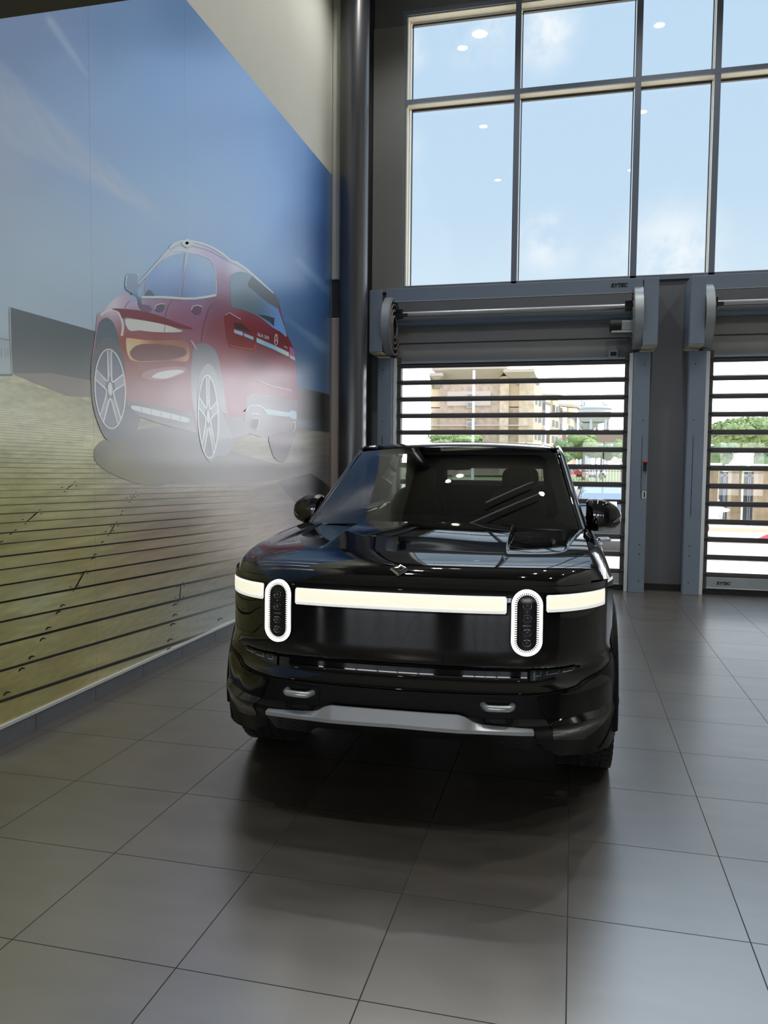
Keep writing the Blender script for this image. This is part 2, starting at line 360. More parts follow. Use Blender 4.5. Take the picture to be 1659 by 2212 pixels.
# ------------------------------------------------------------------ spiral roll-up doors
PIT = .2262
def slat_bar(x0, x1, z):
    m = MB()
    pr = [(-.03, -.028), (-.036, -.016), (-.036, .014), (-.028, .026), (.02, .028), (.02, -.028)]
    vs = [(x0, 10.65+y, z+h) for y, h in pr]+[(x1, 10.65+y, z+h) for y, h in pr]; n = len(pr)
    m.add(vs, [tuple(range(n))[::-1], tuple(range(n, 2*n))]+[(i, (i+1) % n, (i+1) % n+n, i+n) for i in range(n)])
    return m
def roll_door(name, x0, x1, logos):
    d = struct_empty(name, ((x0+x1)/2, 10.65, 0))
    zs = [.241+.008+PIT*k for k in range(13)]
    for k, z in enumerate(zs):
        b = slat_bar(x0, x1, z).build('slat', MT['slat'], d)
        MB().box(x0, x1, 10.612, 10.625, z+.027, z+.034).build('bead', MT['slat_light'], b)
        MB().box(x0, x1, 10.612, 10.625, z-.036, z-.029).build('bead', MT['slat_light'], b)
        if k < 12: MB().add([(x0, 10.655, z+.02), (x1, 10.655, z+.02), (x1, 10.655, z+PIT-.02), (x0, 10.655, z+PIT-.02)], [(0, 1, 2, 3)]).build('glazing', MT['poly'], d)
    # bottom rail, its rubber foot
    MB().box(x0-.05, x1+.05, 10.60, 10.69, .075, .225).build('bottom_rail', MT['galv'], d, bevel=.006)
    MB().box(x0-.05, x1+.05, 10.592, 10.60, .08, .092).build('rail_lip', MT['galv_light'], d)
    MB().box(x0-.05, x1+.05, 10.61, 10.68, 0, .075).build('rubber_foot', MT['rubber'], d)
    # hinge strips with a knuckle at every joint
    for xa, xb in ((x0-.075, x0+.012), (x1-.012, x1+.075)):
        h = MB().box(xa, xb, 10.585, 10.60, .08, 3.08).build('hinge_strip', MT['slat'], d, bevel=.004)
        kn = MB(); bo = MB()
        for z in zs:
            kn.box(xa-.004, xb+.004, 10.572, 10.586, z-.014, z+.014)
            xc = (xa+xb)/2+(.012 if xa < x0 else -.012)
            for dz in (-.045, .06): bo.lathe([(0, -.006), (.007, -.004), (.007, 0)], (xc, 10.585, z+dz), 'y', 8)
        kn.build('knuckle', MT['black'], h, bevel=.004); bo.build('bolt', MT['black'], h)
    # side guides that run to the floor
    for sx, a, b in ((-1, x0-.29, x0-.09), (1, x1+.09, x1+.29)):
        g = MB()
        g.box(a, b, 10.47, 10.60, 0, 3.06)
        g.build('guide', MT['blue_grey'], d, bevel=.006)
        e = (b+.002, b+.05) if sx < 0 else (a-.05, a-.002)
        MB().box(e[0], e[1], 10.53, 10.60, 0, 3.06).build('guide_edge', MT['galv_light'], d, bevel=.004)
        f = (b-.07, b-.064) if sx < 0 else (a+.064, a+.07)
        MB().box(f[0]+(-.06 if sx < 0 else .06), f[1]+(-.06 if sx < 0 else .06), 10.466, 10.47, 1.0 if b < .9 or a > .9 and a < 2 else 1.2, 2.0).build('slot', MT['black'], d)
        sc = MB()
        for z in (.16, .5, .62, 1.3, 2.2, 2.9): sc.lathe([(0, -.004), (.008, -.003), (.008, 0)], ((a+b)/2+.03*sx, 10.469, z), 'y', 8)
        sc.build('screw', MT['black'], d)
        # head box, its side wall, the spiral track inside
        bx0, bx1 = (x0-.335, x0-.165) if sx < 0 else (x1+.165, x1+.335)
        MB().box(bx0, bx1, 10.18, 10.2, 3.1, 3.91).build('end_cover', MT['blue_grey'], d, bevel=.004)
        MB().box(bx0, bx1, 10.2, 10.72, 3.09, 3.1).build('end_tray', MT['cream'], d)
        wx = bx0 if sx < 0 else bx1
        MB().box(wx-.006, wx+.006, 10.2, 10.76, 3.1, 3.91).build('end_wall', MT['blue_grey'], d)
        xin = x0-.165 if sx < 0 else x1+.165
        plate = MB().lathe([(.0, 0), (.385, 0), (.385, .012*sx), (0, .012*sx)], (xin-.075*sx, 10.50, 3.475), 'x', 48).build('end_plate', MT['slat'], d, smooth=30)
        tr = MB()
        for q in range(4):
            r = .37-.075*q
            pts = [(xin-.098*sx, 10.50+r*math.cos(2*PI*i/40)*.98, 3.475+r*math.sin(2*PI*i/40)) for i in range(41)]
            tr.tube(pts, .014, 6, cap=False)
            for i in range(40):
                pass
        tr.build('spiral_track', MT['slat_light'], d, smooth=40)
        rim = MB()
        P = []
        for i in range(49):
            an = 2*PI*i/48
            P.append([(xin+(.0-.11*k)*sx if False else xin-.1*sx*k, 10.50+.39*math.cos(an), 3.475+.39*math.sin(an)) for k in (0, 1)])
        rim.grid(P).build('spiral_drum', MT['galv'], d, smooth=40)
    # head: front beam, shafts, motor
    MB().box(x0-.164, x1+.164, 10.40, 10.46, 3.79, 3.965).build('head_beam', MT['blue_grey'], d, bevel=.004)
    MB().box(x0-.164, x1+.164, 10.39, 10.40, 3.785, 3.792).build('head_lip', MT['galv_light'], d)
    MB().tube([(x0-.1, 10.62, 3.66), (x1+.1, 10.62, 3.66)], .035, 16).build('shaft', MT['galv_light'], d, smooth=40)
    MB().tube([(x0-.1, 10.7, 3.55), (x1+.1, 10.7, 3.55)], .05, 16).build('roller', MT['blue_grey'], d, smooth=40)
    MB().box(x0-.1, x1+.1, 10.745, 10.77, 3.0, 3.5).build('lintel_sheet', MT['grey_panel'], d)
    MB().box(x0-.1, x1+.1, 10.735, 10.744, 3.28, 3.29).build('sheet_joint', MT['black'], d)
    MB().box(x0-.06, x1+.06, 10.60, 10.74, 2.99, 3.02).build('lintel_sill', MT['blue_grey'], d)
    for xx in (x0-.02, x1+.02):
        br = MB(); br.box(xx-.05, xx+.05, 10.54, 10.62, 3.60, 3.72); br.box(xx-.03, xx+.12, 10.53, 10.56, 3.62, 3.66)
        br.build('bearing', MT['slat'], d, bevel=.004)
    for (body_, xa, xb, zc, y) in logos:
        vs, fs, asp = text2d(body_, .06, .25)
        w = xb-xa; h = w/asp
        MB().add([(xa+x*w, y-.003, zc-h/2+yy*h) for x, yy in vs], fs).build('lettering', MT['letter'], d)
    return d
D1 = roll_door('door_1', -2.345, .615, [('RYTEC', .395, .60, 3.885, 10.40)])
D2 = roll_door('door_2', 1.655, 4.615, [('RYTEC', 1.79, 1.96, .148, 10.60)])
# motor under the first door's head, with its small keypad
mt = MB().tube([(.40, 10.5, 3.40), (.66, 10.5, 3.40)], .075, 20); mt.build('motor', MT['black'], D1, smooth=40)
MB().box(.54, .7, 10.42, 10.58, 3.33, 3.45).build('gearbox', MT['galv'], D1, bevel=.01)
MB().box(.42, .72, 10.4, 10.6, 3.30, 3.325).build('motor_shelf', MT['galv_light'], D1)
MB().box(.40, .52, 10.70, 10.744, 3.03, 3.13).build('sensor_plate', MT['galv'], D1, bevel=.004)
MB().box(.425, .50, 10.685, 10.70, 3.05, 3.10).build('sensor', MT['black'], D1, bevel=.004)
# number sign on the guide between the doors
vs, fs, asp = text2d('1', .03)
MB().box(.852, .898, 10.4655, 10.4695, 1.215, 1.305).build('number_sign', MT['label'], D1)
MB().add([(.867+.018*x, 10.464, 1.225+.07*y) for x, y in vs], fs).build('number', MT['letter'], D1)
MB().box(.855, .895, 10.44, 10.47, 1.56, 1.66).build('warning_lamp', MT['black'], D1, bevel=.006)
MB().ball((.875, 10.43, 1.675), .035, .03, .018).build('warning_lens', mat('red_lens', (190, 40, 40), .3), D1, smooth=60)
# ------------------------------------------------------------------ the truck
# car frame: u across (image right +), w forward (towards the camera), z up; local x = u, y = -w
CM = dict(
    paint=mat('black_paint', (3, 4, 8), .03, spec=.5, ior=1.8),
    trim=mat('black_trim', (5, 5, 7), .5, spec=.25, noise=.1, nscale=60),
    silver_shade=mat('satin_silver_shaded', (46, 46, 46), .4, metal=.5),  # silver darkened: shade of the plate's down-facing side put into the colour
    trim_gloss=mat('gloss_trim', (5, 5, 8), .06, spec=.6),
    silver=mat('satin_silver', (206, 211, 216), .36, metal=.75),
    chrome=mat('chrome', (226, 228, 230), .08, metal=1.),
    glow=mat('ring_glow', (255, 253, 246), .4, emit=1.8),
    bar=mat('bar_glow', (248, 244, 222), .35, emit=.82, noise=.02, nscale=160),
    bar_rim=mat('bar_rim', (240, 240, 236), .25, emit=.62),
    lens=mat('lamp_black', (16, 17, 20), .12, spec=.6),
    lens_grey=mat('lamp_grey', (120, 126, 134), .15, metal=.7),
    clear=mat('lamp_clear', (70, 78, 84), .08, spec=.8, metal=.3),
    amber=mat('sensor_amber', (150, 132, 60), .3),
    tyre=mat('tyre', (14, 14, 15), .75),
    rim=mat('rim', (32, 33, 36), .3, metal=.7),
    cloth=mat('interior_dark', (26, 27, 27), .7),
    dash=mat('dashboard', (14, 15, 16), .55),
    wood=mat('dash_wood', (70, 52, 38), .5),
    wind=glass('windscreen_glass', (.26, .30, .28), 1.55, scale=1.),
    tint=glass('side_glass', (.22, .25, .24), 1.55),
    rear=glass('rear_glass', (.86, .9, .88), 1.5),
    letter=mat('lamp_lettering', (205, 208, 212), .4),
    ind=mat('indicator', (120, 122, 124), .25),
    wipe=mat('wiper_metal', (52, 55, 58), .35))
def Lc(u, w, z): return (u, -w, z)
PSI = math.radians(1.5)
truck = thing('pickup_truck', 'black electric pickup truck with glowing oval headlights parked on grey floor tiles', 'truck', (-.785, 4.36, 0), PSI)
PU = [0, .12, .25, .38, .488, .577, .656, .74, .82, .88, .92, .955, .98, .995, 1.003]
PW = [.957, .955, .950, .940, .925, .909, .884, .838, .765, .685, .605, .50, .385, .22, .05]
# densify the plan curve and give it an arc-length parameter
_pu, _pw = [], []
def _cr(xs, ys, n=10):
    out = []
    for i in range(len(xs)-1):
        p0, p1, p2, p3 = max(i-1, 0), i, i+1, min(i+2, len(xs)-1)
        for k in range(n):
            t = k/n
            f = lambda a: .5*((2*a[p1])+(-a[p0]+a[p2])*t+(2*a[p0]-5*a[p1]+4*a[p2]-a[p3])*t*t+(-a[p0]+3*a[p1]-3*a[p2]+a[p3])*t**3)
            out.append((f(xs), f(ys)))
    out.append((xs[-1], ys[-1])); return out
_pl = _cr(PU, PW)
PLU = np.array([p[0] for p in _pl]); PLW = np.array([p[1] for p in _pl])
PLS = np.concatenate([[0], np.cumsum(np.hypot(np.diff(PLU), np.diff(PLW)))])
SMAX = PLS[-1]
def s_of_u(u): return math.copysign(float(np.interp(abs(u), PLU, PLS)), u)
def s_of_w(w): return float(np.interp(-w, -PLW, PLS))
def Wplan(u): return float(np.interp(abs(u), PLU, PLW))
def Uplan(w): return float(np.interp(-w, -PLW, PLU))
def plan(s):
    a = abs(s); u = float(np.interp(a, PLS, PLU)); w = float(np.interp(a, PLS, PLW))
    e = .012; u1 = float(np.interp(a+e, PLS, PLU)); w1 = float(np.interp(a+e, PLS, PLW)); u0 = float(np.interp(max(a-e, 0), PLS, PLU)); w0 = float(np.interp(max(a-e, 0), PLS, PLW))
    du, dw = u1-u0, w1-w0
    if a < e: du, dw = 1, 0
    l = math.hypot(du, dw); nu, nw = -dw/l, du/l
    if nw < 0 and nu < 0: nu, nw = -nu, -nw
    sg = 1 if s >= 0 else -1
    return u*sg, w, nu*sg, nw
OZ = [.24, .30, .36, .42, .46, .485, .50, .59, .605, .62, .655, .70, .725, .78, .95, 1.03, 1.065, 1.085]
OO = [-.05, -.03, -.01, .01, .045, .048, .012, .010, .010, .004, -.03, -.034, -.012, .0, .0, -.003, -.010, -.022]
def S(s, z, off=0.):
    u, w, nu, nw = plan(s); o = itp(z, OZ, OO)+off
    k = sm(abs(u), .82, .95)*(1-sm(z, .66, .78))
    o = o*(1-.8*sm(abs(u), .78, .95))+.032*k
    return Lc(u+nu*o, w+nw*o, z)
def Su(u, z, off=0.): return S(s_of_u(u), z, off)
def sym_poly(pts): return pts+[(-x, y) for x, y in pts[::-1]]
# --- fascia, three bands with the seams the photo shows
sE = s_of_w(.425)
def fas(name, pts, m, cs=(.03, .02), off=0., solid=.0):
    return MB().patch(pts, cs, lambda s, z: S(s, z, off)).build(name, m, truck, smooth=35, local=True, solid=solid)
fas('front_fascia', sym_poly([(0, .606), (s_of_u(.60), .612), (s_of_u(.80), .63), (sE-.13, .70), (sE, .74), (sE, 1.085), (0, 1.085)]), CM['paint'])
fas('lower_bumper', sym_poly([(0, .46), (s_of_u(.6), .45), (s_of_u(.66), .36), (s_of_u(.74), .31), (s_of_u(.86), .286), (sE, .29), (sE, .735), (sE-.13, .695), (s_of_u(.80), .625), (s_of_u(.60), .607), (0, .601)]), CM['trim'], off=-.002)
# side curtains: glossy inset beside the fog lamps
for sg in (1, -1):
    fas('air_curtain', [(sg*s_of_u(a), b) for a, b in ((.62, .60), (.80, .615), (.90, .655), (.935, .62), (.94, .50), (.90, .42), (.84, .37), (.70, .40))], CM['trim_gloss'], off=.004)
    fas('corner_guard', [(sg*s, z) for s, z in ((s_of_u(.965), .80), (sE, .83), (sE, .30), (s_of_u(.93), .285), (s_of_u(.90), .30), (s_of_u(.955), .42), (s_of_u(.965), .55))], CM['trim'], off=.012)
# --- skid plate
def skt(u):
    a = abs(u); return itp(a, [0, .285, .315, .35, .385, .44, .60], [.527, .525, .516, .494, .483, .480, .470])
def sko(u): return itp(abs(u), [0, .285, .385, .60], [.062, .060, .05, .045])
def skb(u): return itp(abs(u), [0, .385, .425, .60], [.386, .386, .356, .356])
P = []
for i in range(81):
    u = -.60+1.2*i/80; s = s_of_u(u); b = -itp(.46, OZ, OO)
    P.append([S(s, skt(u), sko(u)-itp(skt(u), OZ, OO)-.006), S(s, skt(u)-.002, sko(u)-itp(skt(u)-.002, OZ, OO)), S(s, .472-.012*(abs(u)/.6), sko(u)+.022-itp(.472-.012*(abs(u)/.6), OZ, OO)),
              S(s, .455-.012*(abs(u)/.6), sko(u)+.02-itp(.455-.012*(abs(u)/.6), OZ, OO)), S(s, .44-.01*(abs(u)/.6), sko(u)+.005-itp(.44-.01*(abs(u)/.6), OZ, OO)), S(s, skb(u), -.02-itp(skb(u), OZ, OO)), S(s, skb(u)+.004, -.2)])
sk_ = MB().grid([r[:4] for r in P], flip=True).build('skid_plate', CM['silver'], truck, smooth=25, local=True)
MB().grid([r[3:] for r in P], flip=True).build('skid_underside', CM['silver_shade'], sk_, smooth=25, local=True)  # same plate below its edge, with the shade painted in
for u in (.47, .55, -.47, -.55): MB().lathe([(0, -.006), (.009, -.004), (.009, .002)], Su(u, .40, .03), 'y', 8).build('bolt', CM['trim'], sk_, local=True)
# --- tow hooks in dark recesses
for sg in (1, -1):
    rp = [(sg*.36, .525), (sg*.55, .527), (sg*.555, .59), (sg*.355, .588)]
    MB().patch(rp, (.02, .02), lambda u, z: Su(u, z, .003)).build('hook_recess', CM['black_r'] if 'black_r' in CM else CM['trim'], truck, local=True)
    pts = [Su(sg*.392, .558, -.0), Su(sg*.40, .558, .03), Su(sg*.412, .558, .042), Su(sg*.455, .558, .045), Su(sg*.498, .558, .042), Su(sg*.512, .558, .03), Su(sg*.518, .558, -.0)]
    MB().tube(pts, .0155, 12).build('tow_hook', CM['silver'], truck, smooth=40, local=True)
# --- fog lamps
for sg in (1, -1):
    f = MB().patch([(sg*.598, .662), (sg*.66, .668), (sg*.74, .680), (sg*.805, .695), (sg*.808, .714), (sg*.74, .712), (sg*.598, .712)], (.02, .01), lambda u, z: Su(u, z, .010)).build('fog_lamp', CM['clear'], truck, smooth=30, local=True)
    fr = MB()
    for a, b in ((.615, .645), (.672, .725), (.745, .79)):
        pts = [Su(sg*a, .71, .016), Su(sg*a, .684+.15*(a-.6)*.5, .016), Su(sg*b, .684+.15*(b-.6)*.5, .016), Su(sg*b, .71, .016)]
        fr.tube(pts, .0028, 6)
    fr.build('reflector', CM['chrome'], f, smooth=40, local=True)
# --- light bars
def lbar(name, u0, u1, zb, zt):
    def rr(i): # rounded-corner polygon
        s0, s1 = s_of_u(u0)+i, s_of_u(u1)-i
        return [(s0, zb(u0)+.008+i), (s0+.006, zb(u0)+i), ((s0+s1)/2, zb((u0+u1)/2)+i), (s1-.006, zb(u1)+i), (s1, zb(u1)+.008+i), (s1, zt(u1)-.008-i), (s1-.006, zt(u1)-i), ((s0+s1)/2, zt((u0+u1)/2)-i), (s0+.006, zt(u0)-i), (s0, zt(u0)-.008-i)]
    b = MB().patch(rr(0), (.02, .02), lambda s, z: S(s, z, .004)).build('light_bar', CM['bar_rim'], truck, smooth=30, local=True)
    q = [(s, z+(.010 if z < 1.0 else 0)) for s, z in rr(.007)]
    MB().patch(q, (.02, .02), lambda s, z: S(s, z, .0065)).build('diffuser', CM['bar'], b, smooth=30, local=True)
    fr = [(s, z) for s, z in rr(-.009)]
    MB().patch(fr, (.02, .02), lambda s, z: S(s, z, .002)).build('bezel', CM['trim_gloss'], b, smooth=30, local=True)
lbar('light_bar', -.487, .487, lambda u: .966, lambda u: 1.043)
lbar('light_bar', .657, .925, lambda u: .974-.0*(u-.657), lambda u: 1.050)
lbar('light_bar', -.925, -.657, lambda u: .974, lambda u: 1.050)
# --- headlamps
def stad(hw, hh, n=14):
    o = []
    for k in range(n+1): a = PI*k/n; o.append((hw*math.cos(a), hh-hw+hw*math.sin(a)))
    for k in range(n+1): a = PI+PI*k/n; o.append((hw*math.cos(a), -(hh-hw)+hw*math.sin(a)))
    return o
def headlamp(sg):
    uc, zc = sg*.574, .928
    def Q(x, y, o): return Su(uc+x, zc+y, o)
    h = MB().patch(stad(.071, .152), (.02, .02), lambda x, y: Q(x, y, .006)).build('headlamp', CM['lens'], truck, smooth=30, local=True)
    a, b = stad(.0665, .147, 22), stad(.054, .1345, 22); n = len(a)
    g = MB(); vs = []
    for i in range(n):
        vs += [Q(*a[i], .006), Q(a[i][0]*.97, a[i][1]*.99, .016), Q(*b[i], .016), Q(b[i][0]*.98, b[i][1]*.99, .008)]
    fs = []
    for i in range(n):
        j = (i+1) % n
        for k in range(3): fs.append((4*i+k, 4*i+k+1, 4*j+k+1, 4*j+k))
    g.add(vs, fs).build('light_ring', CM['glow'], h, local=True)
    # fine teeth round the inside of the ring
    t = MB(); tot = 66
    def on(hw, hh, q):
        st = 2*(hh-hw); L = 2*st+2*PI*hw; d = q*L
        if d < st: return (hw, -st/2+d)
        d -= st
        if d < PI*hw: a_ = d/hw; return (hw*math.cos(a_), st/2+hw*math.sin(a_))
        d -= PI*hw
        if d < st: return (-hw, st/2-d)
        d -= st; a_ = PI+d/hw; return (hw*math.cos(a_), -st/2+hw*math.sin(a_))
    for k in range(tot):
        q0, q1 = (k+.0)/tot, (k+.52)/tot
        p = [on(.0545, .135, q0), on(.0545, .135, q1)]; r = [(x*.78, (y if abs(y) < .0805 else math.copysign(.0805+(abs(y)-.0805)*.78, y))) for x, y in p]
        t.add([Q(*p[0], .0155), Q(*p[1], .0155), Q(*r[1], .009), Q(*r[0], .009)], [(0, 1, 2, 3)])
    t.build('ring_teeth', CM['glow'], h, local=True)
    MB().patch(stad(.040, .119), (.02, .02), lambda x, y: Q(x, y, .0085)).build('lens_panel', CM['lens'], h, smooth=30, local=True)
    for i, y in enumerate((.078, .022, -.040, -.086)):
        f = MB(); w = .0165; pts = []
        hh = .0145
        for k in range(25):
            a_ = 2*PI*k/24; e = .55 if i < 2 else .7
            x_ = math.copysign(abs(math.cos(a_))**e, math.cos(a_))*w; y_ = math.copysign(abs(math.sin(a_))**e, math.sin(a_))*hh
            pts.append(Q(x_, y+y_, .0125))
        f.tube(pts, .0016, 5, cap=False)
        pr = f.build('projector', CM['lens_grey'], h, smooth=40, local=True)
        q = Q(0, y, .012); MB().ball(q, .0095, .005, .0095, 14, 8).build('projector_lens', CM['clear'], h, smooth=60, local=True)
        if i > 1:
            tp = [Q(-.0125+.025*k/6, y+.0125-.002*abs(k-3)/3, .014) for k in range(7)]
            MB().tube(tp, .0019, 5).build('reflector', CM['chrome'], h, smooth=40, local=True)
    MB().ball(Q(0, .050, .011), .0036, .002, .0036, 10, 6).build('sensor', CM['amber'], h, smooth=60, local=True)
    vs, fs, asp = text2d('RIVIAN', .02)
    MB().add([Q(-.017+.034*x, -.0135+.0045*y, .0105) for x, y in vs], fs).build('lettering', CM['letter'], h, local=True)
    tk = MB()
    for k in range(13):
        y = .06-.012*k; tk.add([Q(-.031, y, .0105), Q(-.0285, y, .0105), Q(-.0285, y-.004, .0105), Q(-.031, y-.004, .0105)], [(0, 1, 2, 3)])
    tk.build('index_marks', CM['lens_grey'], h, local=True)
headlamp(1); headlamp(-1)
# --- hood
_sd = [-.05, 0, .02, .04, .06, .09, .15, .25, .33, .6, .9, 1.1, 1.4]
_ss = [2.2, 1.8, 1.15, .70, .42, .30, .215, .135, .085, .060, .05, .045, .04]
_dd = np.linspace(-.05, 1.4, 1451); _rz = np.concatenate([[0], np.cumsum((np.interp(_dd[1:], _sd, _ss)+np.interp(_dd[:-1], _sd, _ss))/2*np.diff(_dd))]); _rz -= np.interp(0, _dd, _rz)
def rise(d): return float(np.interp(d, _dd, _rz))
HE = .449
def Hz(u, w):
    a = abs(u); d = Wplan(min(a, .88))-.022-w
    r = sm(d, .20, 1.0)
    return 1.086+rise(d)+r*(.038*(1-sm(a, HE, HE+.022))-.012+.012*sm(a, .725, .765))+.006*r*(1-sm(a, 0, .45))
def wr(u): return -.25-.17*(u/.855)**2
def H(u, t, up=0.):
    w0 = Wplan(u)-.022; w = w0+(wr(u)-w0)*t; return Lc(u, w, Hz(u, w)+up)
ts = [0, .004, .010, .018, .028, .042, .06, .08, .105]+[.105+.895*(k/34) for k in range(1, 35)]
us = [-.855+1.71*k/114 for k in range(115)]; us = sorted(set(round(q, 4) for q in us+[sg*(HE+.0025*k) for k in range(-1, 10) for sg in (1, -1)]+[sg*(.728+.003*k) for k in range(9) for sg in (1, -1)]))
G = [[H(u, t) for t in ts] for u in us]
for r in G: r.append((r[-1][0], r[-1][1]+.012, r[-1][2]-.02)); r.append((r[-1][0], r[-1][1]+.0, r[-1][2]-.05))
MB().grid(G).build('hood', CM['paint'], truck, smooth=70, local=True)
em = [(0, .0130), (.046, .0370), (0, .0640), (-.046, .0370)]
def emp(k, up):
    return [H(x*k, .0370+(y-.0370)*k, up) for x, y in em]
e = MB(); A, B = emp(1.0, .004), emp(.80, .012)
e.add([tuple(np.array(p)+np.array((0, -.004, 0))) for p in A]+[tuple(np.array(p)+np.array((0, -.006, 0))) for p in B], [(0, 1, 5, 4), (1, 2, 6, 5), (2, 3, 7, 6), (3, 0, 4, 7)])
emb = e.build('emblem', CM['chrome'], truck, local=True)
B2 = [tuple(np.array(p)+np.array((0, -.006, 0))) for p in emp(.80, .012)]
MB().add(B2, [(0, 1, 2, 3)]).build('emblem_inset', CM['trim_gloss'], emb, local=True)
def emr(k0, k1, up):
    a = [tuple(np.array(p)+np.array((0, -.008, 0))) for p in emp(k0, up)]; b = [tuple(np.array(p)+np.array((0, -.008, 0))) for p in emp(k1, up)]
    return a+b
e = MB(); e.add(emr(.70, .56, .014), [(0, 1, 5, 4), (1, 2, 6, 5), (2, 3, 7, 6), (3, 0, 4, 7)])
c4 = [tuple(np.array(p)+np.array((0, -.008, 0))) for p in emp(.50, .014)]; cc = np.mean(np.array(c4), 0)
for i in range(4):
    mid = (np.array(c4[i])+np.array(c4[(i+1) % 4]))/2
    e.add([c4[i], tuple(cc+(mid-cc)*.55), tuple(cc+(np.array(c4[i])-cc)*.30), tuple(cc+((np.array(c4[i-1])+np.array(c4[i]))/2-cc)*.55)], [(0, 1, 2, 3)])
e.build('emblem_mark', CM['chrome'], emb, local=True)
# --- body sides
def crest(w): return 1.086+rise(.693-w) if w > -.42 else itp(-w, [.42, .9, 2.0, 2.9, 3.1, 4.6], [1.086+rise(1.113), 1.243, 1.248, 1.255, 1.262, 1.25])
PH = [0, .006, .015, .03, .06, .10, .16, .24, .40, .80]
PP = [.862, .880, .894, .911, .937, .960, .983, .996, 1.0, .985]
def side(w, z):
    um = Uplan(w) if w > .05 else itp(-w, [-.05, 3.2, 4.62], [1.003, 1.003, .97])
    return um-(1-itp(crest(w)-z, PH, PP))
def arch(wc, r=.505, zc=.42, a0=0., a1=180., n=26):
    return [(wc+r*math.cos(math.radians(a0+(a1-a0)*k/n)), zc+r*math.sin(math.radians(a0+(a1-a0)*k/n))) for k in range(n+1)]
zt = lambda w: crest(w)
def topedge(w0, w1, n=14): return [(w0+(w1-w0)*k/n, zt(w0+(w1-w0)*k/n)) for k in range(n+1)]
A1 = arch(0.)
fender = [(.425, .70), (.425, 1.075), (.69, 1.080)]+topedge(.688, -.60, 30)+[(-.60, .45), (-.505, .45)]+[p for p in A1[::-1] if p[0] < .42]
fender = [(.425, .695), (.425, 1.07), (.60, 1.084), (.688, 1.084)]+topedge(.686, -.60, 30)+[(-.60, .42)]+[p for p in A1[::-1] if p[0] < .425]
A2 = arch(-3.449)
def sidepatch(name, poly, m, off=0., cs=(.05, .03)):
    out = []
    for sg in (1, -1):
        o = MB().patch(poly, cs, lambda w, z: Lc(sg*(side(w, z)+off), w, z), flip=(sg > 0)).build(name, m, truck, smooth=40, local=True); out.append(o)
    return out
sidepatch('fender', fender, CM['paint'], cs=(.04, .012))
fd = sidepatch('front_door', [(-.608, .46)]+topedge(-.608, -1.745)+[(-1.745, .46)], CM['paint'], cs=(.08, .012))
rd = sidepatch('rear_door', [(-1.753, .46)]+topedge(-1.753, -2.75)+[(-2.75, .46)], CM['paint'], cs=(.08, .012))
sidepatch('bed_side', [(-2.758, .46)]+topedge(-2.758, -4.6)+[(-4.6, .55), (-4.25, .45)]+A2[::-1][0:0]+[(-3.449-.505, .42)]+arch(-3.449, a0=180, a1=0)[1:-1]+[(-3.449+.505, .42)], CM['paint'], cs=(.08, .012))
sidepatch('rocker', [(-.54, .30), (-.55, .455), (-2.9, .455), (-2.88, .30)], CM['trim'], off=.01)
for o, sg in zip(fd, (1, -1)):
    MB().box(sg*.985, sg*1.012, 1.02, 1.20, 1.09, 1.115).build('door_handle', CM['silver'], o, local=True, bevel=.004)
    if sg > 0: MB().tube([Lc(.985, -1.12, 1.125), Lc(1.045, -1.10, 1.13), Lc(1.05, -1.0, 1.132), Lc(.99, -.99, 1.128)], .012, 8).build('door_handle', CM['silver'], o, smooth=40, local=True)
for wc in (0., -3.449):
    for sg in (1, -1):
        P = []
        for k in range(33):
            a = math.radians(-8+196*k/32)
            r0, r1 = .445, .520
            c_, s_ = math.cos(a), math.sin(a)
            def q(r, du): return Lc(sg*(1.0+du), wc+r*c_, max(.28, .42+r*s_))
            P.append([q(r1+.02, -.03), q(r1+.012, -.004), q(r1, .006), q(r0+.02, .008), q(r0+.005, .002), q(r0+.02, -.10)])
        MB().grid(P, flip=(sg < 0)).build('wheel_arch', CM['trim'], truck, smooth=40, local=True)
        lin_ = MB().lathe([(.50, .12), (.50, .99)] if sg > 0 else [(.50, -.99), (.50, -.12)], Lc(0, wc, .42), 'x', 40)
        keep = [f for f in lin_.f if all(lin_.v[i][2] > .30 for i in f)]; lin_.f = keep; lin_.mi = [0]*len(keep)
        lin_.build('arch_liner', CM['trim'], truck, smooth=40, local=True)
